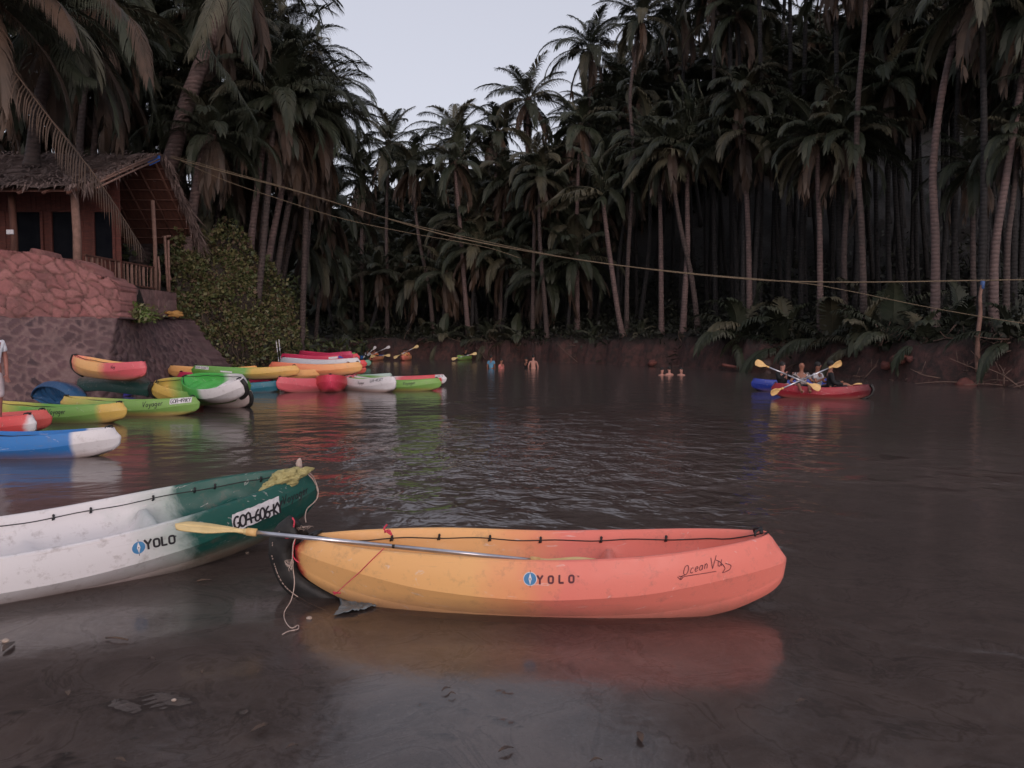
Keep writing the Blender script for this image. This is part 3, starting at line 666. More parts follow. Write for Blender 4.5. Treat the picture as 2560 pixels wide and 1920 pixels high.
def patchgrid(b, S, x0, h0, w_, h_, slope=0.0, nx_=14, ny_=4, rag=0.0, seed=1, dirx=1):
    rg = random.Random(seed); vs = []
    for i in range(nx_+1):
        for j in range(ny_+1):
            ed = (i in (0, nx_)) or (j in (0, ny_)); u_ = w_*i/nx_+(rg.uniform(-rag, rag) if ed else 0); v_ = h_*j/ny_+(rg.uniform(-rag, rag) if ed else 0)
            vs.append(S(x0+dirx*u_, h0+v_+slope*u_))
    b.add(vs, [(i*(ny_+1)+j, (i+1)*(ny_+1)+j, (i+1)*(ny_+1)+j+1, i*(ny_+1)+j+1) for i in range(nx_) for j in range(ny_)], 0, True)
def compass_logo(root, S, x0, h0, r, slope=0.0, mat_ring='print_blue'):
    b = MB(); c_ = S(x0, h0); n_ = 28
    def disc(rad, off, mat=0, rx=1.0):
        vs = [S(x0, h0, off)]+[S(x0+rad*rx*math.cos(2*math.pi*i/n_), h0+rad*math.sin(2*math.pi*i/n_)+slope*rad*rx*math.cos(2*math.pi*i/n_), off) for i in range(n_)]
        b.add(vs, [(0, 1+i, 1+(i+1) % n_) for i in range(n_)], mat, False)
    disc(r*1.12, .003, 1); disc(r, .0036, 0)
    # white needle
    for sg in (1, -1):
        b.add([S(x0-.26*r, h0, .0044), S(x0+.26*r, h0, .0044), S(x0+.0, h0+sg*r*.95, .0044)], [(0, 1, 2)], 1, False)
    b.add([S(x0-.03*r, h0-1.35*r, .0052), S(x0+.05*r, h0-1.35*r, .0052), S(x0+.05*r, h0+1.35*r, .0052), S(x0-.03*r, h0+1.35*r, .0052)], [(0, 1, 2, 3)], 2, False)
    b.add([S(x0+.10*r*math.cos(a), h0+.10*r*math.sin(a), .0056) for a in [i*math.pi/4 for i in range(8)]], [tuple(range(8))], 2, False)
    return b.build('logo', [M[mat_ring], M['white_paint'], M['ink']], root)
def kayak(loc_, yaw, stops, label, L=3.56, W=.80, H=.86, roll=0, pitch=0, group='kayaks beached and stacked along the bank', fender=None, cord=True, clips=False, plate=None, script=None,
          under=None, cordm='black', handle=True, tip=None, soft=.10, dirt=.35, low=False):
    h, me = hull_of(L, W, H, low)
    root = empty('kayak', loc_, (R(roll), R(-pitch), R(yaw)), label, 'kayak', group); root.rotation_mode = 'XYZ'
    o = link(bpy.data.objects.new('hull', me), root)
    if not me.materials: me.materials.append(None)
    o.material_slots[0].link = 'OBJECT'; o.material_slots[0].material = kmat(stops, L, under, soft=soft, dirt=dirt)
    a = h.a
    if cord:
        b = MB()
        for sd in (-1, 1):
            pts = []; us = [-.80+1.6*i/40 for i in range(41)]
            for i, u in enumerate(us):
                wi = max(.012, h.wg(u)-.05); pts.append((u*a, sd*wi, h.zg(u)-.055*smooth01((.88-abs(u))/.1)-.006+.006*math.sin(u*19)))
            b.tube(crv([(-.93*a, 0, h.zg(-.93)+.02)]+pts[::2]+[(.93*a, 0, h.zg(.93)+.02)], 3), .0045 if clips else .008, 5)
        b.build('deck_cord', M[cordm], root)
    if clips:
        for sd in (-1, 1):
            for u in clips:
                wi = h.wg(u)-.052; z = h.zg(u)-.055; c_ = MB()
                c_.blob((u*a, sd*wi, z+.012), (.010, .012, .014), 1, .1); c_.blob((u*a, sd*wi, z-.012), (.010, .012, .014), 2, .1)
                c_.tube([(u*a-.012, sd*(wi-.012), z-.022), (u*a-.004, sd*(wi-.014), z), (u*a+.004, sd*(wi-.012), z+.024)], .006, 6)
                c_.build('cord_clip', M['black'], root)
    if handle:
        for e in (-1, 1):
            b = MB(); z = h.zg(.93*e); x = e*.90*a
            b.tube(crv([(x-.05, -.045, z+.0), (x-.045, -.04, z+.03), (x, 0, z+.045), (x-.035, .05, z+.03), (x-.03, .055, z)], 4), .009, 6)
            b.tube([(x-.01, -.055, z+.03), (x+.012, .055, z+.034)], .014, 7); b.build('carry_handle', M['black'], root)
    if fender:
        for e in (fender if isinstance(fender, (list, tuple)) else [fender]): tyre_fender(h, e, root)
    if script:
        for (txt, x0, h0, size, wd, slope, sd, ital) in script:
            b = MB(); S = lambda x, hh_, off=.0035, sd=sd: h.side(x, hh_, off, sd)
            strokes(b, txt, S, x0, h0, size, wd, slope, ital, 1.18, .03, 3, 1 if sd < 0 else -1); b.build('lettering', M['ink'], root)
    if plate:
        for (txt, x0, h0, w_, hh0, slope, sd) in plate:
            S = lambda x, hh_, off=.0030, sd=sd: h.side(x, hh_, off, sd); dr = 1 if sd < 0 else -1
            b = MB(); patchgrid(b, S, x0, h0, w_, hh0, slope, 14, 4, .002, 2, dr); p_ = b.build('number_plate', M['white_paint'], root)
            S2 = lambda x, hh_, off=.0065, sd=sd: h.side(x, hh_, off, sd)
            b = MB(); tw = sum(GL[c_][0] for c_ in txt); sz = hh0*.66; sp_ = (w_*.93)/(tw*sz)
            strokes(b, txt, S2, x0+dr*w_*.04, h0+hh0*.17+slope*w_*.04, sz, sz*.15, slope, 0, sp_, .05, 5, dr); b.build('lettering', M['ink'], p_)
    return root, h
def tyre_fender(h, e, root, umax=.93, umin=.70, thick=.062, wide=.085, detail=False):
    """half a scooter tyre strapped round the stem"""
    us = [1.0-(1.0-umin)*(i/16)**1.3 for i in range(17)]
    path = [Vector((e*.955*h.a, 0, h.zg(.955*e)+.03))]
    path += [Vector((e*(h.a*1.0+.006), 0, h.zc(1)+.012))]
    path += [Vector((e*u*h.a, 0, h.zk(u)-.012)) for u in us[1:]]
    path = crv(path, 3); b = MB(); N = len(path); sec = []
    prof = [(-1.0, -.35), (-1.02, .15), (-.80, .62), (-.40, .92), (0, 1.0), (.40, .92), (.80, .62), (1.02, .15), (1.0, -.35), (.7, -.1), (.45, .35), (0, .5), (-.45, .35), (-.7, -.1)]
    vs = []; K = len(prof)
    for i, p in enumerate(path):
        t = (path[min(i+1, N-1)]-path[max(i-1, 0)]).normalized(); n_ = Vector((t.z, 0, -t.x))*(-e)
        if n_.dot(Vector((e, 0, -.6))) < 0: n_ = -n_
        for y, q in prof: vs.append(p + n_*(q*thick+.012+(.03 if detail else 0)) + Vector((0, y*wide*.62, 0)))
    fs = [(i*K+k, i*K+(k+1) % K, (i+1)*K+(k+1) % K, (i+1)*K+k) for i in range(N-1) for k in range(K)]
    fs += [tuple(range(K-1, -1, -1)), tuple((N-1)*K+k for k in range(K))]
    b.add(vs, fs, 0, True); o = b.build('tyre_fender', M['rubber'], root)
    if detail:
        b = MB()
        for i in range(2, N-2):
            for f_ in (0.15, .65):
                p = path[i].lerp(path[i+1], f_); t = (path[i+1]-path[i-1]).normalized(); n_ = Vector((t.z, 0, -t.x))*(-e)
                if n_.dot(Vector((e, 0, -.6))) < 0: n_ = -n_
                c_ = p+n_*(.62*thick+.044)+Vector((0, -.80*wide*.62-.004, 0))
                b.box(c_, (.010, .004, .007), t.to_track_quat('X', 'Y').to_matrix())
        b.build('tread_marks', M['white_paint'] if False else M['twine'], o)
    return o, path
def tip_place(px, py, z, yaw, L, end=1, tz=.345):
    """centre of a kayak whose tip (bow: end=1) is seen at px,py and which floats or lies at height z"""
    p = G(px, py, z+tz); d = Vector((math.cos(R(yaw)), math.sin(R(yaw)), 0))
    c_ = p - d*(end*L/2); return (c_.x, c_.y, z)
# ---- foreground orange kayak
OY = -5.2
oc = tip_place(1966, 1400, .0, OY, 3.56)
ork, oh = kayak(oc, OY, [(-1, RD), (-.945, RD), (-.90, O2), (-.22, O2), (-.04, (.76, .30, .145)), (.14, O1), (1, O1)],
    'orange and yellow kayak floating in the foreground with a tyre piece on its left end', group=None, W=.89, H=1.0, low=True, clips=[-.62, -.42, -.20, .02, .28, .55], cord=True, handle=True, soft=.16, dirt=.35)
del ork['category']; ork['category'] = 'kayak'
S_o = lambda x, hh_, off=.0035: oh.side(x, hh_, off, -1)
def locate(root, h, px, py, sd=-1):
    """(x, h) on the side panel that is seen at px, py"""
    bpy.context.view_layer.update(); Mw = root.matrix_world; best = None
    xs_ = [-h.a+.04+i*(2*h.a-.08)/120 for i in range(121)]
    for x in xs_:
        for j in range(17):
            hh_ = j*.02; q = proj(Mw @ h.side(x, hh_, 0, sd)); d = (q[0]-px)**2+(q[1]-py)**2
            if best is None or d < best[0]: best = (d, x, hh_)
    _, x1, h1 = best
    for x in [x1+i*.004 for i in range(-9, 10)]:
        for hh_ in [h1+j*.002 for j in range(-12, 13)]:
            q = proj(Mw @ h.side(x, hh_, 0, sd)); d = (q[0]-px)**2+(q[1]-py)**2
            if d < best[0]: best = (d, x, hh_)
    return best[1], best[2]
def px_text(root, h, text, p0, p1, hpx, wd, mat, name='lettering', italic=0, sp=1.0, jit=0, off=.0035, parent=None):
    x0, h0 = locate(root, h, *p0); x1, h1 = locate(root, h, *p1)
    xt, ht = locate(root, h, p0[0], p0[1]-hpx); size = math.hypot(xt-x0, ht-h0); slope = (h1-h0)/(x1-x0)
    glyphs = text if isinstance(text, list) else list(text); tw = sum(GL[c_][0] for c_ in glyphs); sp = (x1-x0)/(tw*size)
    b = MB(); S = lambda x, hh_, o_=off: h.side(x, hh_, o_, -1)
    strokes(b, glyphs, S, x0, h0, size, size*wd, slope, italic, sp, jit, 7); return b.build(name, M[mat], parent or root)
px_text(ork, oh, ['BY', 'BO', 'BL', 'BO'], (1343, 1460), (1447, 1457), 21, .24, 'ink_maroon')
px_text(ork, oh, ['T', 'M'], (1443, 1443), (1449, 1443), 3.5, .22, 'ink_maroon')
lx, lh = locate(ork, oh, 1326, 1447); compass_logo(ork, S_o, lx, lh, .041)
px_text(ork, oh, 'Ocean', (1706, 1439), (1772, 1419), 22, .075, 'ink_maroon', italic=.2)
px_text(ork, oh, 'Vu', (1774, 1424), (1808, 1413), 28, .06, 'ink_maroon', italic=.1)
b = MB()
for pts in ([(1790, 1400), (1800, 1405), (1812, 1420), (1806, 1431), (1822, 1424), (1826, 1413), (1814, 1408)], [(1694, 1442), (1702, 1449), (1706, 1444), (1712, 1441), (1740, 1436), (1790, 1428)], [(1697, 1440), (1706, 1441)],
            [(1714, 1437), (1704, 1440), (1700, 1448)]):
    dn = [locate(ork, oh, *p) for p in pts]; dn = [(v.x, v.y) for v in crv([(x, y, 0) for x, y in dn], 4)]
    ribbon(b, dn, S_o, 0, 0, .0022)
b.build('lettering', M['ink_maroon'], ork)
fo, fpath = tyre_fender(oh, -1, ork, umin=.68, thick=.15, wide=.14, detail=True)
# moulded letters on the tyre wall
b = MB()
def Styre(x, hh_, off=0):
    # side wall of the tyre: arc coordinate x from the lower end, hh_ outward
    i = max(1, min(len(fpath)-2, len(fpath)-1-x*len(fpath))); j = int(i); p = fpath[j].lerp(fpath[min(j+1, len(fpath)-1)], i-j)
    t = (fpath[j+1]-fpath[j-1]).normalized(); n_ = Vector((t.z, 0, -t.x))
    if n_.dot(Vector((-1, 0, -.6))) < 0: n_ = -n_
    return p+n_*(.012+hh_)+Vector((0, -.086, 0))
strokes(b, 'GYO', lambda x, h_: Styre(.16+(-x)*1.0+.12, h_), 0, .018, .05, .006, 0, 0, 1.3)
b.build('moulded_letters', M['black'], fo)
# ---- twine on the orange kayak
def wpts(l): return [at(*p) for p in l]
bpy.context.view_layer.update(); OMi = ork.matrix_world.inverted()
def on_orange(pxy, off=.012):
    x, hh_ = locate(ork, oh, *pxy); return ork.matrix_world @ oh.side(x, hh_, off, -1)
b = MB()
tpL = ork.matrix_world @ Vector((-.955*oh.a, -.03, oh.zg(.955)+.05)); stem = ork.matrix_world @ Vector((-.99*oh.a, -.07, .36))
p1 = ork.matrix_world @ oh.side(-1.16, .19, .008, -1); p2 = ork.matrix_world @ Vector((-1.19, -oh.wc(.67)*.80, .075))
dline = [ork.matrix_world @ oh.side(*locate(ork, oh, 962, 1370), .006, -1), on_orange((930, 1400), .006), on_orange((900, 1430), .006)]
b.tube(crv(dline, 4), .0032, 5)
knot = at(843, 1481, dline[-1].y+.02)
b.tube(crv([dline[-1], at(868, 1458, dline[-1].y-.005), knot], 4), .0032, 5)
for k_ in range(5): b.tube(crv([knot+Vector((0, -.01, 0)), knot+Vector((random.Random(k_).uniform(-.035, .03), -.02, random.Random(k_+9).uniform(-.02, .03)))], 2), .006, 5)
o = b.build('red_twine', M['twine_red'], ork); o.matrix_parent_inverse = ork.matrix_world.inverted()
b = MB(); y0 = tpL.y-.02
b.tube(crv([at(731, 1294, y0), at(736, 1305, y0), at(733, 1322, y0), at(735, 1338, y0-.02), at(722, 1344, y0-.05), at(713, 1345, y0-.06)], 4), .006, 6)
b.tube(crv([at(740, 1340, y0-.06), at(733, 1370, y0-.09), at(733, 1392, y0-.1), at(748, 1408, y0-.1)], 4), .005, 6)
b.tube(crv([at(968, 1311, 5.62), at(960, 1322, 5.60), at(968, 1330, 5.58), at(980, 1338, 5.57)], 4), .007, 6); b.tube(crv([at(962, 1330, 5.6), at(972, 1326, 5.58), at(978, 1336, 5.57)], 4), .009, 6)
o = b.build('red_twine', M['twine_red'], ork); o.matrix_parent_inverse = ork.matrix_world.inverted()
b = MB(); yk = y0-.10
b.tube(crv([at(741, 1343, y0-.07), at(733, 1360, yk), at(731, 1400, yk), at(733, 1425, yk), at(736, 1460, yk-.05), at(728, 1500, 5.35), G(711, 1530, .01), G(713, 1552, .01), G(728, 1570, .01), G(745, 1563, .012), G(744, 1573, .012), G(722, 1578, .012), G(706, 1586, .012)], 5), .0035, 5)
rg_ = random.Random(2)
for i in range(16):
    a0 = at(731+rg_.uniform(-3, 3), 1400+rg_.uniform(-4, 10), yk); b.tube(crv([a0, at(721+rg_.uniform(-10, 14), 1408+rg_.uniform(-6, 12), yk-.02), at(716+rg_.uniform(-8, 18), 1420+rg_.uniform(-8, 10), yk-.02)], 3), .0016, 4)
for i in range(14):
    a0 = at(765+rg_.uniform(-25, 8), 1322+rg_.uniform(-4, 6), y0+.1); b.tube(crv([a0, a0+Vector((rg_.uniform(-.04, .05), 0, rg_.uniform(0, .04))), a0+Vector((rg_.uniform(-.06, .07), .02, rg_.uniform(-.02, .03)))], 4), .0012, 4)
o = b.build('pale_string', M['twine'], ork); o.matrix_parent_inverse = ork.matrix_world.inverted()
# ---- white and green kayak
WY = 35.0; WL = 4.2; WZ = .03
wc_ = tip_place(797, 1212, WZ, WY, WL, tz=.52-WZ)
wk, wh = kayak(wc_, WY, [(-1, WH), (.20, WH), (.40, (.40, .45, .42)), (.50, DG), (1, DG)], 'white kayak with dark green bow in the left foreground, khaki cloth tied on its bow',
    L=WL, W=1.0, H=1.0, roll=7, pitch=4, group=None, clips=[-.55, -.28, .0, .13, .36, .52, .60, .78, .86], soft=.22, dirt=.5)
px_text(wk, wh, ['BY', 'BO', 'BL', 'BO'], (362, 1374), (440, 1358), 24, .22, 'ink')
px_text(wk, wh, ['T', 'M'], (435, 1343), (441, 1342), 3.5, .22, 'ink')
lx, lh = locate(wk, wh, 347, 1369); compass_logo(wk, lambda x, hh_, off=.0035: wh.side(x, hh_, off, -1), lx, lh, .047)
x0, h0 = locate(wk, wh, 582, 1330); x1, h1 = locate(wk, wh, 702, 1285); xt, ht = locate(wk, wh, 571, 1290)
sl = (h1-h0)/(x1-x0); b = MB(); patchgrid(b, lambda x, hh_, off=.0030: wh.side(x, hh_, off, -1), x0, h0, x1-x0, math.hypot(xt-x0, ht-h0)*.98, sl, 18, 5, .004, 3)
pl_ = b.build('number_plate', M['white_paint'], wk)
px_text(wk, wh, 'GOA-606-KY', (584, 1322), (704, 1280), 29, .185, 'ink', jit=.04, off=.0065, parent=pl_)
px_text(wk, wh, 'Voyager', (706, 1262), (770, 1230), 21, .12, 'ink', italic=.1, jit=.04)
bpy.context.view_layer.update()
# white cord at the bow
WM = wk.matrix_world; bt = WM @ Vector((.93*wh.a, 0, wh.zg(.93)+.03)); tipp = WM @ Vector((wh.a+.012, 0, wh.zc(1)))
d_ = tipp.y-.05
b = MB(); b.tube(crv([bt, at(778, 1186, bt.y), at(787, 1200, d_), at(795, 1225, d_-.05), at(793, 1245, d_-.08), at(783, 1258, d_-.1), at(768, 1272, d_-.15), at(763, 1290, d_-.2), at(765, 1306, d_-.25)], 5), .005, 6)
b.tube(crv([bt, at(780, 1196, bt.y), at(790, 1215, d_), at(794, 1228, d_-.05)], 5), .005, 6)
b.blob(bt+Vector((-.02, 0, .03)), (.028, .028, .05), 3, .4)
o = b.build('bow_cord', M['twine'], wk); o.matrix_parent_inverse = WM.inverted()
# khaki cloth bundle
b = MB(); cc = at(716, 1194, bt.y-.22)
def crumple(c_, r, seed, rot):
    nu, nv = 56, 34; vs = []
    for j in range(nv+1):
        th_ = math.pi*j/nv
        for i in range(nu):
            ph = 2*math.pi*i/nu; d = Vector((math.sin(th_)*math.cos(ph), math.sin(th_)*math.sin(ph), math.cos(th_)))
            k_ = 1+.42*noise.noise(d*1.6+Vector((seed, 0, 0)))+.30*(1-abs(noise.noise(d*3.1+Vector((0, seed, 0))))*3)*.6+.06*noise.noise(d*9)
            vs.append(Vector(c_)+rot @ Vector((d.x*r[0]*k_, d.y*r[1]*k_, d.z*r[2]*k_)))
    return vs, [(j*nu+i, (j+1)*nu+i, (j+1)*nu+(i+1) % nu, j*nu+(i+1) % nu) for j in range(nv) for i in range(nu)]
rot = Matrix.Rotation(R(33), 3, 'Z') @ Matrix.Rotation(R(-12), 3, 'Y')
b.add(*crumple(cc+Vector((0, 0, .0)), (.14, .09, .075), 2, rot)); b.add(*crumple(cc+Vector((-.10, -.05, -.06)), (.10, .07, .04), 5, rot)); b.add(*crumple(cc+Vector((.14, .07, .045)), (.07, .035, .03), 8, rot))
tag(b.build('cloth_bundle', M['cloth']), 'crumpled khaki cloth bundle tied on the green bow of the white kayak', 'cloth')
# ---- double ended paddle
def paddle(a, c_, label, group=None, rs=.0145, bl=.46, bw=.082, twist=0.0, bm_='blade', roll=0.0, far=False):
    a, c_ = Vector(a), Vector(c_); d = (c_-a); Ltot = d.length; q = d.to_track_quat('X', 'Z')
    root = empty('paddle', (a+c_)/2, (0, 0, 0), label, 'paddle', group); root.rotation_mode = 'QUATERNION'
    from mathutils import Quaternion
    root.rotation_quaternion = q @ Quaternion((1, 0, 0), roll)
    h2 = Ltot/2
    b = MB(); b.tube([(-h2+bl-.02, 0, 0), (-.02, 0, 0)], rs, 14); b.tube([(.0, 0, 0), (h2-bl+.02, 0, 0)], rs, 14); b.build('shaft', M['alu'], root)
    if not far: b = MB(); b.tube([(-.022, 0, 0), (.006, 0, 0)], rs*.92, 14); b.build('joint', M['black'], root)
    for e in (-1, 1):
        b = MB(); N = 22; K = 17; vs = []
        for i in range(N+1):
            t = i/N; x = h2-bl+bl*t
            wd_ = lerp(rs*1.25, bw, smooth01((t-.12)/.5))*(max(0, 1-max(0, (t-.80)/.2)**2.4))**.5
            wd_ = max(wd_, .002); asym = 1
            for k_ in range(K):
                s_ = -1+2*k_/(K-1); cup = -.16*bw*(s_*s_)*smooth01((t-.15)/.4)
                rbs = (.010*math.exp(-(s_/.12)**2)+.005*math.exp(-((abs(s_)-.55)/.08)**2)+.006*math.exp(-((abs(s_)-.95)/.08)**2))*smooth01((t-.1)/.2)*(1-smooth01((t-.85)/.15))
                vs.append((x, s_*wd_, cup+rbs+.008))
        M1 = (N+1)*K; vs += [(x, y, z-.013) for x, y, z in vs]
        fs = [(i*K+k_, (i+1)*K+k_, (i+1)*K+k_+1, i*K+k_+1) for i in range(N) for k_ in range(K-1)]
        fs += [(M1+i*K+k_, M1+i*K+k_+1, M1+(i+1)*K+k_+1, M1+(i+1)*K+k_) for i in range(N) for k_ in range(K-1)]
        for i in range(N):
            fs.append((i*K, M1+i*K, M1+(i+1)*K, (i+1)*K)); fs.append((i*K+K-1, (i+1)*K+K-1, M1+(i+1)*K+K-1, M1+i*K+K-1))
        fs += [(N*K+k_, N*K+k_+1, M1+N*K+k_+1, M1+N*K+k_) for k_ in range(K-1)]
        rt = Matrix.Rotation(twist if e > 0 else 0, 3, 'X'); vv = [rt @ Vector(v) for v in vs]
        if e < 0: vv = [Vector((-v.x, -v.y, v.z)) for v in vv]
        b.add(vv, fs, 0, True)
        b.tube([(e*(h2-bl-.03), 0, 0), (e*(h2-bl+.05), 0, 0)], [rs*1.5, rs*1.35], 12); b.tube([(e*(h2-bl+.04), 0, 0), (e*(h2-bl+.16), 0, .0)], [rs*1.25, rs*.7], 10)
        o = b.build('blade', M[bm_], root)
        if not far: g = MB(); g.tube([(e*(h2-bl-.04), 0, 0), (e*(h2-bl+.03), 0, 0)], rs*1.75, 14); g.build('collar', M['blade_far'], root)
    return root
paddle(at(438, 1311, 5.46), at(1520, 1420, 5.60), 'double paddle with silver shaft and yellow blades lying across the orange kayak', roll=R(12), twist=R(30), rs=.0165, bl=.54, bw=.07)
# grey plastic sheet pinned under the tyre, partly out of the water
b = MB(); vs = []; n1_, n2_ = 26, 14
for i in range(n1_+1):
    for j in range(n2_+1):
        u, v = i/n1_, j/n2_
        p = G(lerp(842, 965, u)+10*math.sin(v*4), lerp(1496, 1520, u*.5)+lerp(0, 46*(1-u)**.7, v), .0)
        p.z = .012+.018*noise.noise(Vector((u*7, v*9, 0)))+.02*abs(noise.noise(Vector((u*14, v*3, 4)))); vs.append(p)
b.add(vs, [(i*(n2_+1)+j, (i+1)*(n2_+1)+j, (i+1)*(n2_+1)+j+1, i*(n2_+1)+j+1) for i in range(n1_) for j in range(n2_)])
o = tag(b.build('plastic_sheet', M['plastic_sheet']), 'crumpled grey plastic sheet in the water under the left end of the orange kayak', 'plastic sheet')
md = o.modifiers.new('thick', 'SOLIDIFY'); md.thickness = .003

# ---- kayaks beached on the left
K_ = []
def kk(px, py, z, yaw, end, stops, label, L=3.56, **kw):
    K_.append(kayak(tip_place(px, py, z, yaw, L, end), yaw, stops, label, L=L, **kw)[0]); return K_[-1]
kk(303, 1086, 0, 2, 1, [(-1, BL), (.62, BL), (.66, WH), (1, WH)], 'blue kayak with white tip, nearest of the beached kayaks at the left edge', soft=.03)
kk(131, 1038, .02, 8, 1, [(-1, PK), (1, (.66, .12, .10))], 'plain red kayak behind the blue kayak at the left edge, its bow further right')
kk(91, 1052, .05, -14, 1, [(-1, RD), (.9, (.62, .08, .08)), (.95, WH), (1, WH)], 'red kayak with pale bow tip, beside the person at the left edge')
kk(318, 1019, 0, -9, 1, [(-1, YL), (-.55, (.40, .38, .08)), (-.3, GR), (.66, LGR), (.74, YL), (1, YL)], 'lime green kayak with yellow tip and Voyager script, left of the numbered green kayak',
   script=[('Voyager', .10, .07, .12, .014, 0, -1, .15)], soft=.04)
kk(500, 1003, 0, -3, 1, [(-1, YL), (-.2, LGR), (1, LGR)], 'lime green kayak with number plate GOA-491KY, behind the yellow-tipped one', script=[('Voyager', .52, .07, .13, .015, 0, -1, .15)], plate=[('GOA-491KY', 1.16, .06, .46, .135, -.03, -1)], under=(.5, .42, .10))
kayak((*at(283, 955, 20.6).xy, .86), -28, [(-1, (.018, .055, .045)), (1, (.012, .045, .04))], 'dark green kayak lying upside down below the orange and red kayak', roll=180, L=3.1)
kayak((*at(168, 960, 21.6).xy, .42), -40, [(-1, (.02, .085, .20)), (1, (.02, .08, .18))], 'blue kayak turned on its side by the rubble wall, beside the dark green one', roll=120, L=3.3)
kk(340, 968, -.05, -6, 1, [(-1, (.12, .03, .30)), (0, (.03, .05, .45)), (1, (.03, .05, .40))], 'blue-violet kayak half hidden beneath the upturned dark green kayak')
kk(365, 908, .93, -24, 1, [(-1, RD), (-.9, O1), (-.6, O2), (.0, O2), (.25, PK), (1, PK)], 'orange and red kayak on top of the upturned dark green one, against the wall', L=2.7, W=.7, fender=-1, script=[('Voy', .5, .07, .08, .012, 0, -1, .1)], pitch=-3)
kk(376, 966, .30, -150, 1, [(-1, GR), (.1, (.07, .27, .06)), (.45, LGR), (.7, YL), (1, YL)], 'green and yellow kayak pointing at the camera with a black tyre at its left tip', fender=1, L=2.5, W=1.0, roll=-24, H=.95)
kk(624, 958, .42, -33, 1, [(-1, (.05, .33, .06)), (-.1, (.08, .38, .08)), (.12, WH), (1, WH)], 'white kayak with bright green cockpit, upper one of the two-white stack', fender=1, L=2.5, W=1.0, roll=24, H=.95)
kk(630, 988, .0, -33, 1, [(-1, (.60, .45, .42)), (1, (.60, .48, .45))], 'pinkish white kayak under the green-cockpit one, tyre in the water', fender=1, L=2.5, W=1.0, roll=6)
kk(470, 990, .0, -80, 1, [(-1, (.70, .16, .07)), (1, RD)], 'orange-red kayak wedged under the round green and yellow kayak', L=3.0)
kk(478, 919, .50, -1, -1, [(-1, GR), (.05, (.16, .36, .09)), (.2, YL), (1, (.72, .42, .14))], 'green kayak with yellow right half and white number plate, below the creeper bush', L=3.9, H=.8, plate=[('GOA-508KY', -1.75, .06, .55, .11, .03, -1), ('   ', -.75, .05, .42, .05, -.02, -1)])
kk(648, 922, .42, -6, 1, [(-1, O2), (1, (.78, .36, .10))], 'small orange kayak tip just above the white stack')
kk(682, 938, .22, -4, 1, [(-1, MG), (1, MG)], 'dark magenta kayak squeezed below the small orange tip')
kk(700, 960, -.06, -4, 1, [(-1, TEAL), (1, TEAL)], 'teal blue kayak low in the water under the magenta one')
kk(690, 958, .00, 50, -1, [(-1, PK), (.8, (.70, .17, .22)), (.9, RD), (1, RD)], 'pink kayak floating beneath the orange kayak with raised bow', H=1.05, script=[('Voy', 1.2, .07, .07, .01, 0, -1, .1)])
kk(682, 926, .40, 50, -1, [(-1, O1), (-.7, O2), (.3, O2), (1, PK)], 'orange kayak with raised bow on top of the pink kayak', pitch=3, script=[('Voy', 1.2, .07, .07, .01, 0, -1, .1)])
kk(826, 958, .00, -78, 1, [(-1, WH), (-.6, WH), (.2, PK), (.55, RD), (1, (.62, .05, .10))], 'bright red kayak seen bow on, between the pink and the white kayak', W=1.15, H=1.2)
kk(990, 957, .00, -43, 1, [(-1, (.30, .38, .55)), (-.85, WH), (1, WH)], 'white kayak marked GOA-483KY at the right end of the beached group', H=1.05, plate=[('GOA-483KY', .75, .09, .62, .14, .0, -1)], script=[('Voyager', .10, .08, .10, .013, 0, -1, .2)], under=(.55, .45, .42))
kk(1104, 953, .00, -7, 1, [(-1, GR), (1, LGR)], 'green kayak with dark script lying right of the white GOA-483KY kayak', script=[('Voyager', .45, .07, .12, .014, 0, -1, .15)], under=(.30, .34, .06))
kk(1117, 943, .02, -5, 1, [(-1, (.30, .42, .35)), (-.4, GR), (-.05, WH), (.2, PK), (.93, RD), (.96, WH), (1, WH)], 'long green, white and red kayak with a white tip, behind the green one', L=4.3, plate=[('GOA-5', 1.72, .07, .30, .12, -.05, -1)])
kk(775, 938, .02, -8, -1, [(-1, (.35, .55, .50)), (1, (.4, .5, .45))], 'pale mint kayak behind the bright red bow-on one')
kk(916, 920, .06, -3, 1, [(-1, (.74, .22, .15)), (1, (.72, .14, .10))], 'salmon red kayak at the bottom of the tall far stack', L=3.9)
kk(918, 906, .40, -4, 1, [(-1, O1), (1, (.70, .08, .08))], 'bright red kayak, second layer of the tall far stack', L=3.9)
tp = kk(900, 890, .70, -4, 1, [(-1, MG), (-.1, MG), (.5, (.60, .06, .10)), (1, (.66, .08, .09))], 'magenta and red kayak with blue patch and white label on the tall far stack', L=3.9)
h_ = hull_of(3.9, .80, .86)[0]
b = MB(); patchgrid(b, lambda x, y, off=.004: h_.side(x, y, off, -1), .55, .05, .42, .10); b.build('label', M['white_paint'], tp)
b = MB(); patchgrid(b, lambda x, y, off=.004: h_.side(x, y, off, -1), 1.0, .04, .55, .15, 0, 14, 4, .02); b.build('blue_patch', pm('blue_patch', (.05, .07, .40)), tp)
kk(882, 884, .82, -30, 1, [(-1, MG), (1, (.52, .05, .12))], 'magenta kayak topmost of the tall far stack', L=3.5)
kk(700, 900, .62, -8, -1, [(-1, (.45, .46, .52)), (1, WH)], 'pale grey kayak beside the two upright paddles')
kk(672, 912, .55, -3, -1, [(-1, (.70, .16, .10)), (1, O2)], 'orange-red kayak behind the end of the green and yellow one')
kk(740, 886, .62, -3, -1, [(-1, DG), (1, GR)], 'dark green kayak end, furthest back by the creeper bank')
kk(928, 904, .05, -3, 1, [(-1, GR), (1, (.2, .4, .3))], 'green kayak tip poking out right of the tall far stack')
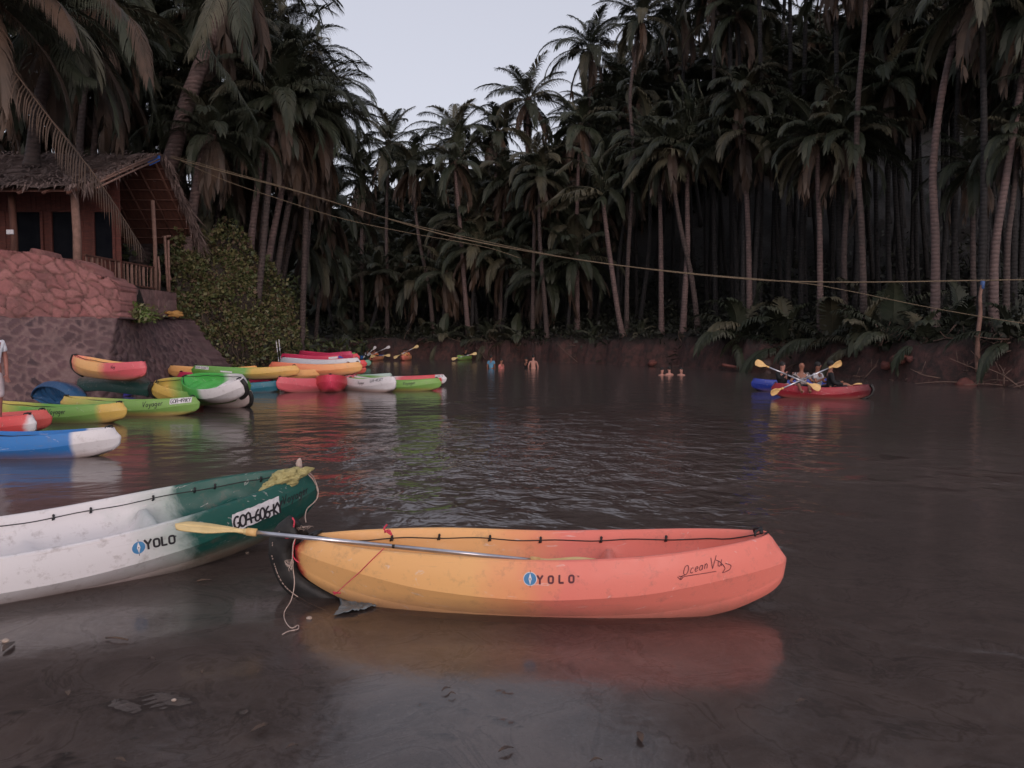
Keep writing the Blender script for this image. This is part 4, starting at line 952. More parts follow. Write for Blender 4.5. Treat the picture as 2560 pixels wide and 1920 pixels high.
for i, (x0, y0_, x1, y1_) in enumerate(((690, 862, 701, 912), (697, 858, 706, 912))):
    paddle(at(x0, y0_-10, 33), at(x1, y1_+20, 33.1), ('left' if i == 0 else 'right')+'most of two pale paddle shafts standing upright among the far kayaks', 'upright paddles', far=True, bm_='white_paint', bl=.3, bw=.03)
# ------------------------------------------------------------------ palms
SHW = [(840, 'left of the far kayakers'), (925, 'behind the far blue kayak'), (1015, 'behind the far orange kayak'), (1100, 'left of the lime green kayak'), (1165, 'behind the lime green kayak'), (1240, 'behind the bather in blue'), (1330, 'behind the bare-backed bather'), (1440, 'right of the bathers'),
 (1560, 'under the leaning pale palm'), (1680, 'behind the three swimmers'), (1780, 'right of the three swimmers'), (1850, 'beside the short reddish log'), (1950, 'behind the left raised paddle'), (2050, 'behind the crowded kayak'), (2130, 'behind the right raised paddle'), (2200, 'just right of the crowded kayak'),
 (2280, 'below the blue sheet'), (2360, 'left of the rope post'), (2445, 'at the foot of the rope post'), (2520, 'right of the rope post'), (2620, 'at the right edge')]
def shore_word(px): return min(SHW, key=lambda q: abs(q[0]-px))[1]
def frond(b, path, lf, pairs=46, wd=.035, mat=0, droop=.7, rnd=random, rach=.03, base_frac=.10, hang=0.0):
    P = crv(path, 5) if len(path) < 9 else [Vector(p) for p in path]
    N = len(P); cum = [0]
    for i in range(1, N): cum.append(cum[-1]+(P[i]-P[i-1]).length)
    Lt = cum[-1]
    b.tube(P, [rach*.8*(1-.85*c_/Lt)+.004 for c_ in cum], 4, mat, False)
    up = Vector((0, 0, 1))
    j = 0
    for k_ in range(pairs):
        t = base_frac+(1-base_frac)*k_/(pairs-1); s_ = t*Lt
        while j < N-2 and cum[j+1] < s_: j += 1
        f = (s_-cum[j])/max(1e-6, cum[j+1]-cum[j]); p = P[j].lerp(P[j+1], min(1, f)); d = (P[j+1]-P[j]).normalized()
        side = d.cross(up); side = side.normalized() if side.length > .05 else Vector((1, 0, 0))
        nrm = side.cross(d).normalized()
        l_ = lf*(math.sin(math.pi*min(1, .12+.80*t))**.55)*rnd.uniform(.85, 1.08)
        for sg in (-1, 1):
            if rnd.random() < .04: continue
            out = (side*sg*(.85-.35*t)+d*(.45+.55*t)+nrm*(.25-.5*hang)).normalized()
            wdir = (d*.9+out*.1).cross(out).cross(out).normalized()*wd
            dr = droop*rnd.uniform(.7, 1.3)
            m1 = p+(out-up*dr*.25).normalized()*l_*.35
            m2 = m1+(out*.8-up*dr*.9).normalized()*l_*.35
            e_ = m2+(out*.45-up*dr*1.7).normalized()*l_*.32
            b.add([p-wdir*.6, p+wdir*.6, m1-wdir, m1+wdir, m2-wdir*.8, m2+wdir*.8, e_], [(0, 1, 3, 2), (2, 3, 5, 4), (4, 5, 6)], mat, False)
def arc_path(o, azm, el0, L_, curve, n=10, sag=0):
    p = Vector(o); out = [p.copy()]; e = el0
    for i in range(n):
        e -= curve*(.5+1.1*i/n)/n
        p = p+Vector((math.cos(azm)*math.cos(e), math.sin(azm)*math.cos(e), math.sin(e)))*L_/n; out.append(p.copy())
    return out
def crown_mesh(name, seed, nf=24, L_=4.3, lf=.95, pairs=52, wd=.030, dry=.2, upright=0.0, near=False):
    rg = random.Random(seed); b = MB()
    for i in range(nf):
        t = i/(nf-1); azm = i*2.39996+rg.uniform(-.25, .25)
        el0 = R(lerp(82, -28, t**.85)+rg.uniform(-8, 8)+upright*15)
        cv = R(lerp(60, 95, t)+rg.uniform(-15, 20)); LL = L_*(lerp(.75, 1.0, min(1, t*2.5)))*rg.uniform(.85, 1.1)
        mt = 0
        if t > 1-dry: mt = 1; LL *= .85; el0 = R(-45+rg.uniform(-20, 10)); cv = R(45)
        elif rg.random() < .28: mt = 2
        o = Vector((math.cos(azm)*.12, math.sin(azm)*.12, -.25*t))
        frond(b, arc_path(o, azm, el0, LL, cv), lf, pairs, wd, mt, lerp(.35, 1.15, t)*(1.3 if mt == 1 else 1), rg, .035)
    # hairy heart, spathes and nuts
    b.blob((0, 0, -.25), (.24, .24, .42), seed, .4, 3, mat=1)
    for i in range(9):
        a_ = rg.uniform(0, 6.28); b.blob((math.cos(a_)*.27, math.sin(a_)*.27, -.5-rg.uniform(0, .25)), (.12, .12, .14), i, .1, mat=2 if i % 2 else 1, nu=8, nv=6)
    for i in range(5):
        a_ = rg.uniform(0, 6.28); b.tube([(0, 0, -.2), (math.cos(a_)*.3, math.sin(a_)*.3, -.1), (math.cos(a_)*.55, math.sin(a_)*.55, -.45)], [.03, .03, .01], 5, 1)
    me = b.mesh(name); [me.materials.append(M[x]) for x in ('leaf', 'leaf_dry', 'leaf_olive')]; return me
CR = [crown_mesh('crown', 10+i, nf=24+i % 3*2, L_=[4.2, 3.7, 4.6, 4.0, 4.4, 3.5][i], dry=[.12, .22, .08, .28, .16, .2][i]) for i in range(6)]
CRN = [crown_mesh('crown', 40+i, nf=30, L_=4.8, lf=1.05, pairs=66, wd=.021, dry=[.15, .3, .2][i]) for i in range(3)]
SAP = [crown_mesh('fronds', 70+i, nf=10, L_=2.6, lf=.75, pairs=34, wd=.04, dry=.0, upright=1.0) for i in range(3)]
def trunk_mb(pts, r0, r1, n=9, flare=1.35):
    P = crv(pts, 6); N = len(P); b = MB()
    rad = [lerp(r0, r1, (i/(N-1)))*(1+(flare-1)*math.exp(-i/(N-1)*14)) * (1+.03*math.sin(i*2.1)) for i in range(N)]
    b.tube(P, rad, n); return b
PG = 'coconut palms of the grove behind the far bank'
def palm(pts, r0, r1, crown=None, rot=0, cs=1.0, label=None, group=PG, tm='trunk', extra=None, tilt=(0, 0)):
    base = Vector(pts[0]); root = empty('palm_tree', base, label=label, cat='palm tree', group=group)
    trunk_mb([Vector(p)-base for p in pts], r0, r1).build('trunk', M[tm], root)
    if crown is not None:
        o = link(bpy.data.objects.new('crown', crown), root); o.location = Vector(pts[-1])-base; o.rotation_euler = (tilt[0], tilt[1], rot); o.scale = (cs, cs, cs)
    if extra:
        b = MB(); rg = random.Random(int(abs(base.x)*10))
        for (path, lf, pairs, wd, mt, dr) in extra: frond(b, [Vector(p)-base for p in path], lf, pairs, wd, mt, dr, rg, .045, hang=.6)
        b.build('hanging_fronds', [M['leaf'], M['leaf_dry'], M['leaf_olive']], root)
    return root
def ground_at(px, d, dz=-.15):
    x = (px-1280)/F*d; return Vector((x, d, landz(x, d)+dz))
# explicit palms on the far bank: (base px, depth offset behind the shore, [(px,py) trunk points], crown px,py, r0, scale, variant, label)
EX = [
 (1172, 3.5, [(1160, 700), (1150, 560), (1140, 450)], (1138, 392), .17, .95, 0, 'tall straight pale-trunked palm directly above the bathers in blue'),
 (1085, 4.5, [(1072, 720), (1048, 600), (1036, 500)], (1030, 405), .15, .95, 1, 'slender palm leaning left, with drooping brown fronds, left of the straight pale trunk'),
 (968, 5.0, [(968, 700), (966, 560)], (972, 345), .16, 1.0, 2, 'palm on the left skyline of the far grove, next to the creeper bank gap'),
 (1250, 6.5, [(1253, 700), (1258, 560)], (1266, 440), .15, .95, 3, 'palm with dark spreading crown behind the bathing couple'),
 (1332, 3.0, [(1332, 760), (1334, 640), (1338, 520)], (1345, 400), .15, .9, 4, 'thin palm just left of the leaning palm pair over the bank'),
 (1368, 2.6, [(1362, 760), (1352, 640), (1348, 540)], (1350, 430), .16, .9, 5, 'palm curving slightly left beside the thin palm above the bank'),
 (1443, 6.0, [(1443, 700), (1442, 560), (1445, 440)], (1452, 300), .17, 1.0, 1, 'straight palm rising in the dark centre gap of the grove'),
 (1558, 1.8, [(1545, 780), (1522, 620), (1512, 540)], (1506, 482), .18, .85, 'BARE', 'leaning pale palm with long fronds thrown to the left, above the earth bank'),
 (1566, 2.6, [(1568, 700), (1575, 560), (1585, 400), (1575, 250), (1590, 120)], (1603, 28), .14, .85, 0, 'very tall thin palm with small ragged crown against the sky'),
 (1653, 3.0, [(1653, 740), (1652, 600), (1650, 500)], (1648, 380), .17, .9, 4, 'palm just left of the broad-crowned palm in mid grove'),
 (1706, 2.2, [(1712, 740), (1719, 620), (1718, 500)], (1718, 385), .19, 1.1, 'BROAD', 'broad-crowned palm with a red-brown heart and wide pale drooping fronds'),
 (1745, 3.2, [(1730, 700), (1700, 560), (1685, 460)], (1678, 350), .16, .9, 3, 'palm whose leaning trunk crosses behind the broad-crowned palm'),
 (1873, 4.0, [(1872, 650), (1868, 520), (1861, 400)], (1858, 215), .17, 1.0, 5, 'palm with yellowed drooping fronds high at the top centre right'),
 (2050, 3.0, [(2050, 690), (2049, 560), (2044, 450)], (2046, 330), .17, .95, 2, 'pale speckled palm trunk with an olive drooping crown'),
 (2112, 4.0, [(2110, 640), (2116, 520), (2121, 420)], (2122, 320), .16, .9, 1, 'palm close right of the pale speckled trunk'),
 (2160, 3.0, [(2153, 560), (2142, 400), (2145, 250), (2160, 80), (2166, -40)], (2170, -150), .16, 1.0, 3, 'very tall palm with a slightly wavy trunk leaving the top of the picture'),
 (2336, 2.5, [(2338, 600), (2332, 430), (2352, 250), (2385, 100), (2420, -20)], (2440, -160), .20, 1.0, 0, 'tall palm with an S-bent trunk left of the rope post'),
 (2432, 6.0, [(2432, 640), (2432, 520)], (2430, 400), .15, .9, 4, 'faint straight palm behind the rope post'),
 (2482, 2.5, [(2486, 640), (2512, 460), (2545, 260)], (2580, 20), .21, 1.05, 2, 'thick pale palm leaning right at the right edge'),
 (2512, 3.5, [(2518, 620), (2532, 500)], (2550, 330), .16, .95, 5, 'thinner palm beside the thick leaning palm at the right edge'),
 (1475, 14, [(1475, 500), (1472, 330)], (1476, 105), .16, 1.0, 0, 'palm standing alone above the skyline left of the tall thin palm'),
 (1318, 15, [(1318, 500), (1318, 380)], (1320, 235), .17, 1.0, 4, 'small round-crowned palm poking above the skyline over the bathers'),
 (1240, 12, [(1240, 520), (1240, 430)], (1245, 315), .16, 1.0, 5, 'palm on the skyline left of the small round-crowned palm'),
 (1140, 10, [(1140, 520)], (1142, 325), .16, 1.0, 2, 'spiky palm on the skyline above the straight pale trunk'),
 (905, 6, [(905, 560)], (905, 430), .16, 1.0, 3, 'low palm at the left foot of the skyline gap'),
]
rg = random.Random(11)
for (bp, off, tp_, cp, r, cs, var, lab) in EX:
    d = float(shore(bp))+off; base = ground_at(bp, d); k_ = d/45
    pts = [base]+[at(x, y, d+rg.uniform(-.2, .2)) for x, y in tp_]+[at(cp[0], cp[1]+12, d)]
    rr_ = r*.9*(d/50)**.5
    extra = None; crown = CR[var] if isinstance(var, int) else CR[4]
    if var == 'BARE':
        crown = None; o_ = at(1506, 486, d); extra = []
        for q in ([(1480, 470), (1420, 468), (1370, 505)], [(1475, 480), (1430, 492), (1395, 515)], [(1480, 476), (1440, 476), (1345, 512)], [(1500, 440), (1490, 400), (1500, 360)], [(1520, 450), (1560, 430), (1590, 470)], [(1525, 470), (1550, 490), (1560, 540)],
                  [(1490, 430), (1440, 400), (1390, 430)], [(1500, 500), (1480, 520), (1470, 560)], [(1496, 440), (1460, 380), (1420, 360)], [(1516, 430), (1540, 370), (1580, 370)]):
            extra.append(([o_]+[at(x, y, d+rg.uniform(-1.2, .6)) for x, y in q], .9, 44, .05, 2 if q[0][0] < 1495 else 0, .9))
    if var == 'BROAD':
        crown = None; o_ = at(1718, 382, d); extra = []
        for q in ([(1690, 350), (1640, 345), (1600, 400)], [(1680, 372), (1620, 380), (1560, 460)], [(1690, 385), (1640, 410), (1605, 490)], [(1700, 330), (1660, 295), (1600, 320)], [(1750, 370), (1800, 385), (1850, 450)],
                  [(1750, 365), (1820, 340), (1880, 350)], [(1740, 385), (1770, 400), (1800, 460)], [(1730, 390), (1745, 410), (1765, 455)], [(1715, 340), (1705, 270), (1680, 220)], [(1725, 330), (1745, 260), (1740, 200)],
                  [(1735, 345), (1780, 300), (1830, 320)], [(1710, 400), (1700, 420), (1712, 440)], [(1722, 330), (1722, 250), (1700, 190)], [(1700, 372), (1650, 350), (1545, 390)]):
            extra.append(([o_]+[at(x, y, d+rg.uniform(-1.6, .8)) for x, y in q], 1.0, 46, .05, 2 if q[-1][1] > 400 else 0, 1.0))
    palm(pts, rr_*1.25, rr_*.75, crown, rg.uniform(0, 6.28), cs*(d/52)**.6, lab, 'coconut palms of the grove behind the far bank', 'trunk_near' if r >= .17 else 'trunk', extra, (rg.uniform(-.15, .15), rg.uniform(-.15, .15)))
# the rest of the grove, one by one
def skyl(px): return np.interp(px, [780, 860, 930, 1000, 1060, 1130, 1200, 1260, 1330, 1400, 1470, 1560, 1640, 2600], [500, 440, 395, 390, 370, 345, 350, 330, 330, 290, 200, 130, 60, -60])
SHORT = [(905, 'low palm under the sky gap'), (968, 'left skyline palm'), (1085, 'slender palm leaning left'), (1172, 'tall straight pale trunk'), (1250, 'palm behind the bathing couple'), (1332, 'thin palm over the bank'), (1443, 'straight palm in the centre gap'),
 (1558, 'leaning pale palm'), (1640, 'very tall thin palm'), (1706, 'broad-crowned palm'), (1873, 'palm with yellowed fronds'), (2050, 'pale speckled trunk'), (2160, 'slightly wavy tall trunk'), (2336, 'S-bent trunk'), (2450, 'rope post'), (2512, 'thick leaning palm')]
def fill_label(px, cpx, layer):
    s = min(SHORT, key=lambda q: abs(q[0]-px)); dx_ = px-s[0]
    rel = 'right behind' if abs(dx_) < 14 else ('just left of' if dx_ > -45 else 'well left of') if dx_ < 0 else ('just right of' if dx_ < 45 else 'well right of')
    return ('front-row', 'second-row', 'middle-row', 'fourth-row', 'rearmost')[layer]+' dark palm '+rel+' the '+s[1]
n_ = 0
for layer, (o0, o1, st, yo) in enumerate(((3.5, 7, 86, (150, 330)), (7, 12, 62, (60, 300)), (12, 18, 56, (20, 240)), (18, 27, 50, (0, 190)), (27, 38, 46, (0, 130)))):
    px = 800+rg.uniform(0, 40)
    while px < 2720:
        d = float(shore(px))+rg.uniform(o0, o1); cy = float(skyl(px))+rg.uniform(*yo)+(112 if px < 1450 else 55); cpx = px+rg.uniform(-30, 30)
        if px > 1500 and rg.random() < (.65 if layer < 2 else 0): px += st; continue
        top = at(cpx, cy, d); base = ground_at(px, d)
        mid = base.lerp(top, .5)+Vector((rg.uniform(-.5, .5), 0, 0)); rr_ = .14*(d/50)**.4
        cs = rg.uniform(.85, 1.12)*min(1.15, (d/50)**.5)
        palm([base, mid, top], rr_*1.2, rr_*.75, CR[rg.randrange(6)], rg.uniform(0, 6.28), cs, fill_label(px, cpx, layer), 'palms packed in the dark grove', 'trunk_shaded', None, (rg.uniform(-.2, .2), rg.uniform(-.2, .2)))
        px += st*rg.uniform(.75, 1.25); n_ += 1
# crowns above and beyond the frame at right keep the canopy closed
for i in range(26):
    px = rg.uniform(1700, 3000); d = float(shore(px))+rg.uniform(2, 20); top = at(px, rg.uniform(-260, 40), d); base = ground_at(px+rg.uniform(-40, 40), d)
    palm([base, base.lerp(top, .5)+Vector((rg.uniform(-.4, .4), 0, 0)), top], .16, .11, CR[rg.randrange(6)], rg.uniform(0, 6.28), 1.0, 'tall dark palm towering '+('above the crowded kayak' if px < 2150 else 'right of the crowded kayak' if px < 2300 else 'above the rope post' if px < 2480 else 'above the right edge')+(', nearer row' if d < float(shore(px))+11 else ', deeper row'), 'palms packed in the dark grove', 'trunk_shaded')
# young palms on the bank
SP = [(1065, 4, 1.0), (1110, 2.0, 1.1), (1175, 2.4, .8), (1225, 1.8, 1.0), (1290, 1.8, 1.0), (930, 3, 1.1), (870, 3, 1.2), (1480, 3, .7), (1845, 2.0, 1.5), (1960, 2.2, 1.4), (1870, 4, 1.5), (2080, 3.0, 1.5), (2150, 2.0, 1.1), (2230, 2.5, 1.3), (2310, 1.5, .9), (2200, 5, 1.6), (2400, 4, 1.2), (2520, 1.5, .9), (1600, 3, .6)]
lab_s = ['far left under the grove', 'left, above the orange kayaker', 'small, mid left', 'above the green kayaker', 'above the bathers']
for i, (px, off, s_) in enumerate(SP):
    d = float(shore(px))+off; p = ground_at(px, d, .05); root = empty('young_palm', p, label=('small' if s_ < 1 else 'head-high' if s_ < 1.35 else 'large')+' young palm on the far bank '+shore_word(px), cat='young palm', group='young palms sprouting on the far bank')
    o = link(bpy.data.objects.new('fronds', SAP[i % 3]), root); o.scale = (s_,)*3; o.rotation_euler = (0, 0, i*1.3)
# ---- palms of the left bank
def lp(px, d, z=3.7): x = (px-1280)/F*d; return Vector((x, d, z))
def pth(l): return [at(*p) for p in l]
LG = 'palms on the left bank around the hut'
palm([at(335, 725, 38.4), at(352, 640, 38.3), at(385, 520, 38), at(425, 410, 37.6), at(470, 250, 37), at(520, 120, 36.6), at(562, -10, 36.4), at(590, -90, 36.4)], .46, .29, CRN[1], 1.0, 1.15,
     'thick leaning palm rising behind the hut railing, rope tied to its trunk', LG, 'trunk_near', [
     ([at(590, -90, 32.4), at(560, -60, 31), at(520, 30, 29), at(470, 130, 28)], 1.2, 66, .022, 2, 1.0), ([at(590, -90, 32.4), at(600, 20, 30), at(620, 120, 29.6), at(650, 180, 29.5)], 1.2, 66, .022, 0, 1.1),
     ([at(590, -90, 32.4), at(500, 60, 31), at(580, 200, 30), at(640, 300, 30)], 1.0, 66, .022, 0, 1.1)])
palm([at(80, 420, 30.5), at(86, 345, 30.5), at(105, 230, 30.4), at(140, 110, 30.2), at(152, 40, 30)], .26, .20, CRN[0], .4, 1.15, 'palm with rough bulging trunk behind the left end of the hut roof', LG, 'trunk', [
     ([at(150, 40, 30), at(260, 20, 28), at(340, 60, 27), at(372, 190, 26.5)], 1.3, 70, .022, 1, 1.1), ([at(150, 40, 30), at(220, -20, 28), at(300, 20, 27), at(330, 130, 26.5)], 1.3, 70, .022, 0, 1.1),
     ([at(150, 40, 30), at(160, 120, 28), at(200, 180, 27), at(240, 200, 26.5)], 1.0, 66, .022, 0, 1.1), ([at(150, 40, 30), at(80, 60, 28), at(20, 130, 27), at(-20, 220, 26.5)], 1.0, 66, .022, 0, 1.1)])
palm([at(-60, 640, 25.5), at(-70, 300, 25.2), at(-60, 60, 25), at(-50, -40, 25)], .22, .17, CRN[2], 2.0, 1.1, 'palm outside the left edge whose long dry frond hangs across the thatch', LG, 'trunk', [
     ([at(-50, 60, 25), at(30, 170, 24), at(120, 290, 23.5), at(200, 390, 23), at(260, 470, 22.8), at(350, 610, 22.6)], 1.25, 66, .020, 1, 1.6),
     ([at(-50, -40, 25), at(60, -50, 24), at(140, 0, 23.5), at(190, 90, 23)], 1.2, 70, .022, 1, 1.1), ([at(-50, -40, 25), at(80, -90, 24), at(220, -70, 23), at(300, 20, 22.6)], 1.3, 70, .022, 1, 1.1)])
palm([at(468, 640, 36.4), at(478, 560, 36.4), at(494, 450, 36.2), at(505, 400, 36.1), at(532, 335, 36)], .22, .21, CRN[1], 3.1, .72, 'crooked palm with a rusty orange heart, right of the hut roof', LG, 'trunk_near')
palm([at(622, 660, 40.5), at(636, 530, 40.3), at(652, 410, 40), at(664, 300, 40)], .19, .14, CRN[0], 1.7, .9, 'straight slim palm rising out of the creeper bush', LG, 'trunk_near')
palm([at(664, 700, 41.5), at(680, 600, 41.5), at(712, 440, 41.2), at(740, 290, 41)], .19, .14, CRN[1], .2, .95, 'palm second from the right in the left cluster, leaning right', LG, 'trunk_near')
palm([at(690, 700, 42.6), at(705, 600, 42.5), at(735, 450, 42.2), at(775, 270, 42)], .18, .14, CRN[2], 4.2, 1.0, 'rightmost palm of the left cluster with fronds against the sky', LG, 'trunk')
def left_label(px, py, d):
    v = 'low' if py > 380 else 'middle-height' if py > 180 else 'high'; z_ = 'near' if d < 41 else 'deeper' if d < 48 else 'far'
    w_ = 'left of the hut roof' if px < 60 else 'behind the left half of the hut roof' if px < 220 else 'behind the hut roof peak' if px < 400 else 'between hut roof and creeper bush' if px < 540 else 'above the creeper bush' if px < 680 else 'at the open sky right of the creeper bush'
    return z_+' palm, '+v+' crown, '+w_
LF = [(560, 60, 38), (650, 70, 40), (720, 150, 43), (790, 330, 45), (690, 235, 39), (600, 210, 39), (780, 235, 44), (640, -60, 42), (330, 230, 38), (250, 150, 40), (420, 130, 41), (60, 200, 42), (350, -20, 40), (180, 250, 44), (470, 0, 43), (0, 60, 36), (300, 330, 45), (-100, 250, 40), (560, 380, 46), (640, 420, 50), (740, 470, 56), (820, 520, 62), (700, 560, 60), (770, 600, 64), (620, 520, 55), (100, 320, 47), (450, 280, 45), (520, 480, 48), (430, 400, 50), (-200, 0, 35), (240, 0, 36), (770, 420, 52), (200, 60, 46), (0, 330, 50), (480, 160, 50), (360, 120, 48), (100, 0, 50), (560, 300, 54)]
for i, (px, py, d) in enumerate(LF):
    if 260 < px < 680 and py < 400 and d < 46: d = 45+(i % 4)
    bx = px-rg.uniform(20, 80) if px > 500 else px+rg.uniform(-40, 40)
    xw = (bx-1280)/F*d; base = Vector((xw, d, landz(xw, d)-.2)); top = at(px, py, d)
    cs = rg.uniform(.95, 1.15)*(d/42)**.5
    palm([base, base.lerp(top, .5)+Vector((rg.uniform(-.5, .2), 0, 0)), top], .18, .13, (CRN if d < 47 else CR)[rg.randrange(3)], rg.uniform(0, 6.28), cs, left_label(px, py, d), 'palms clumped behind the hut', 'trunk')
# ---- leaf masses
def leaf_mass(name, pts_fn, n, size, mats, seed, parent=None, wr=(.5, .9)):
    rg = np.random.default_rng(seed); P, Nn = pts_fn(n, rg); n = len(P)
    d = rg.normal(size=(n, 3)); d[:, 2] -= .3; d += Nn*.6; d /= np.linalg.norm(d, axis=1)[:, None]
    s = np.cross(d, rg.normal(size=(n, 3))); s /= np.linalg.norm(s, axis=1)[:, None]
    l_ = size*rg.uniform(.35, 1.6, n)[:, None]; w_ = l_*rg.uniform(*wr, n)[:, None]*.5
    V_ = np.stack([P, P+d*l_*.45+s*w_, P+d*l_, P+d*l_*.45-s*w_], 1).reshape(-1, 3)
    me = bpy.data.meshes.new(name); me.vertices.add(4*n); me.vertices.foreach_set('co', V_.ravel().astype(np.float32))
    me.loops.add(4*n); me.loops.foreach_set('vertex_index', np.arange(4*n, dtype=np.int32)); me.polygons.add(n)
    me.polygons.foreach_set('loop_start', np.arange(0, 4*n, 4, dtype=np.int32)); me.polygons.foreach_set('loop_total', np.full(n, 4, dtype=np.int32))
    me.polygons.foreach_set('material_index', rg.integers(0, len(mats), n).astype(np.int32)); me.update(calc_edges=True); me.validate()
    for m in mats: me.materials.append(m)
    return link(bpy.data.objects.new(name, me), parent)
L1 = pm('creeper_leaf_dark', (.045, .060, .022), (.08, .09, .032), 3, .5, 0); L2 = pm('creeper_leaf_light', (.15, .135, .058), (.10, .095, .04), 3, .5, 0); L3 = pm('creeper_leaf_brown', (.13, .085, .05), (.08, .05, .03), 3, .7, 0)
# creeper bush covering the steep bank
outl = [(425, 720), (440, 610), (500, 585), (560, 590), (620, 600), (660, 660), (710, 720), (760, 790), (775, 860), (778, 905)]
def bush_core():
    b = MB(); nu, nv = 44, 22; vs = []
    for i in range(nu+1):
        u = i/nu; px = lerp(425, 776, u); topy = float(np.interp(px, [425, 440, 500, 560, 620, 660, 710, 760, 776], [740, 640, 608, 600, 615, 668, 740, 810, 890]))
        d0 = float(np.interp(px, [425, 520, 650, 740, 776], [33.0, 35, 37.5, 41, 46]))
        for j in range(nv+1):
            v = j/nv; bot = at(px, 845, d0); top = at(px, topy, d0+2.6)
            p = Vector((lerp(bot.x, top.x, v), lerp(bot.y, top.y, v**1.6), lerp(-.5, top.z, v)))
            p += Vector((0, -1, .3))*(.55*noise.noise(Vector((p.x*.9, 0, p.z*.9)))+.25*noise.noise(Vector((p.x*2.6, 3, p.z*2.2)))); vs.append(p)
    fs = [(i*(nv+1)+j, (i+1)*(nv+1)+j, (i+1)*(nv+1)+j+1, i*(nv+1)+j+1) for i in range(nu) for j in range(nv)]
    return vs, fs, nu, nv
vs, fs, nu_, nv_ = bush_core()
bush = empty('creeper_bush', vs[nv_*10], label='big creeper bush spilling down the bank right of the rubble wall', cat='bush'); BL_ = Vector(bush.location)
b = MB(); b.add([v-BL_ for v in vs], fs); 
core = pm('bush_earth_and_stems', (.040, .026, .020), (.022, .018, .013), 4, .9, .8, 14, .05); b.build('stems', core, bush)
VA = np.array([tuple(v-BL_) for v in vs]).reshape(nu_+1, nv_+1, 3)
def bush_pts(n, rg):
    u = rg.uniform(0, nu_-.001, n); v = (rg.uniform(0, 1, n)**.8)*(nv_-.001)
    keep = rg.uniform(0, 1, n) < np.clip((v/nv_-.02)*2.6, .12, 1); u, v = u[keep], v[keep]
    i = u.astype(int); j = v.astype(int); fu = (u-i)[:, None]; fv = (v-j)[:, None]
    P = VA[i, j]*(1-fu)*(1-fv)+VA[i+1, j]*fu*(1-fv)+VA[i, j+1]*(1-fu)*fv+VA[i+1, j+1]*fu*fv
    cl = np.sin(P[:, 0]*3.1)*np.sin(P[:, 2]*2.7+P[:, 0])*.38
    Nn = np.tile([0, -.85, .5], (len(P), 1)); P = P+Nn*(rg.uniform(-.05, .30, len(P))+cl)[:, None]; P[:, 2] += (v/nv_ > .93)*rg.uniform(0, .8, len(P))*(.4+np.abs(np.sin(P[:, 0]*2.3)))
    return P, Nn
leaf_mass('leaves', bush_pts, 26000, .17, [L1, L2, L2, L1, L3], 5, bush)
# hanging vines on its lower face
b = MB(); rg2 = random.Random(8)
for i in range(70):
    u = rg2.randrange(4, nu_-1); a_ = Vector(VA[u, rg2.randrange(6, 12)])+Vector((0, -.25, 0)); L_ = rg2.uniform(.5, 1.8)
    b.tube(crv([a_, a_+Vector((rg2.uniform(-.15, .15), -.1, -L_*.5)), a_+Vector((rg2.uniform(-.25, .25), -.12, -L_))], 3), .012, 4)
b.build('vines', pm('dry_vine', (.13, .09, .06)), bush)
# understorey: unsorted scrub in the shade of the grove
def scrub_pts(n, rg):
    px = rg.uniform(790, 2900, n); off = rg.uniform(1.0, 26, n)**1.0; d = np.interp(px, SHX, SHD)+off; x = (px-1280)/F*d; z = land(x, d)
    hgt = rg.uniform(0, 1, n)**1.8*(0.7+off*.10)*(.5+.6*np.sin(x*.7+off)**2); P = np.stack([x, d, z+hgt], 1); return P, np.tile([0, -.3, .2], (n, 1))
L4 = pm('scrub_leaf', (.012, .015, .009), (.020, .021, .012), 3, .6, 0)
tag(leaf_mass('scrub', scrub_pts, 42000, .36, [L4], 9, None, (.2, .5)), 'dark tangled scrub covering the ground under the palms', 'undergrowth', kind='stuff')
def left_scrub(n, rg):
    x = rg.uniform(-34, -11, n); d = rg.uniform(37, 62, n); z = land(x, d); P = np.stack([x, d, z+rg.uniform(0, 1, n)**1.5*3.2], 1); return P, np.tile([0, -.3, .2], (n, 1))
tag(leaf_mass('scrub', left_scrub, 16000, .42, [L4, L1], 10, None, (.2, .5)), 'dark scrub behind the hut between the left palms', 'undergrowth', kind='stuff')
# far wooded slope closing the grove
def slope_pts(n, rg):
    px = rg.uniform(300, 3100, n); off = rg.uniform(28, 52, n); d = np.maximum(np.interp(px, SHX, SHD), 60)+off; x = (px-1280)/F*d
    sk = np.interp(px, [300, 780, 930, 1130, 1330, 1470, 1640, 3200], [430, 600, 500, 450, 420, 330, 240, 120])
    top = CAMZ+(845-sk)/F*d; z = land(x, d); P = np.stack([x, d, z+(top-z)*rg.uniform(0, 1, n)**.9], 1); return P, np.tile([0, -.5, .2], (n, 1))
tag(leaf_mass('wooded_slope', slope_pts, 60000, 1.6, [pm('slope_leaf', (.007, .009, .006), (.011, .012, .008), 3, .8, 0, spec=.1)], 12, None, (.25, .6)), 'dark wooded slope closing off the back of the palm grove', 'woodland', kind='stuff')
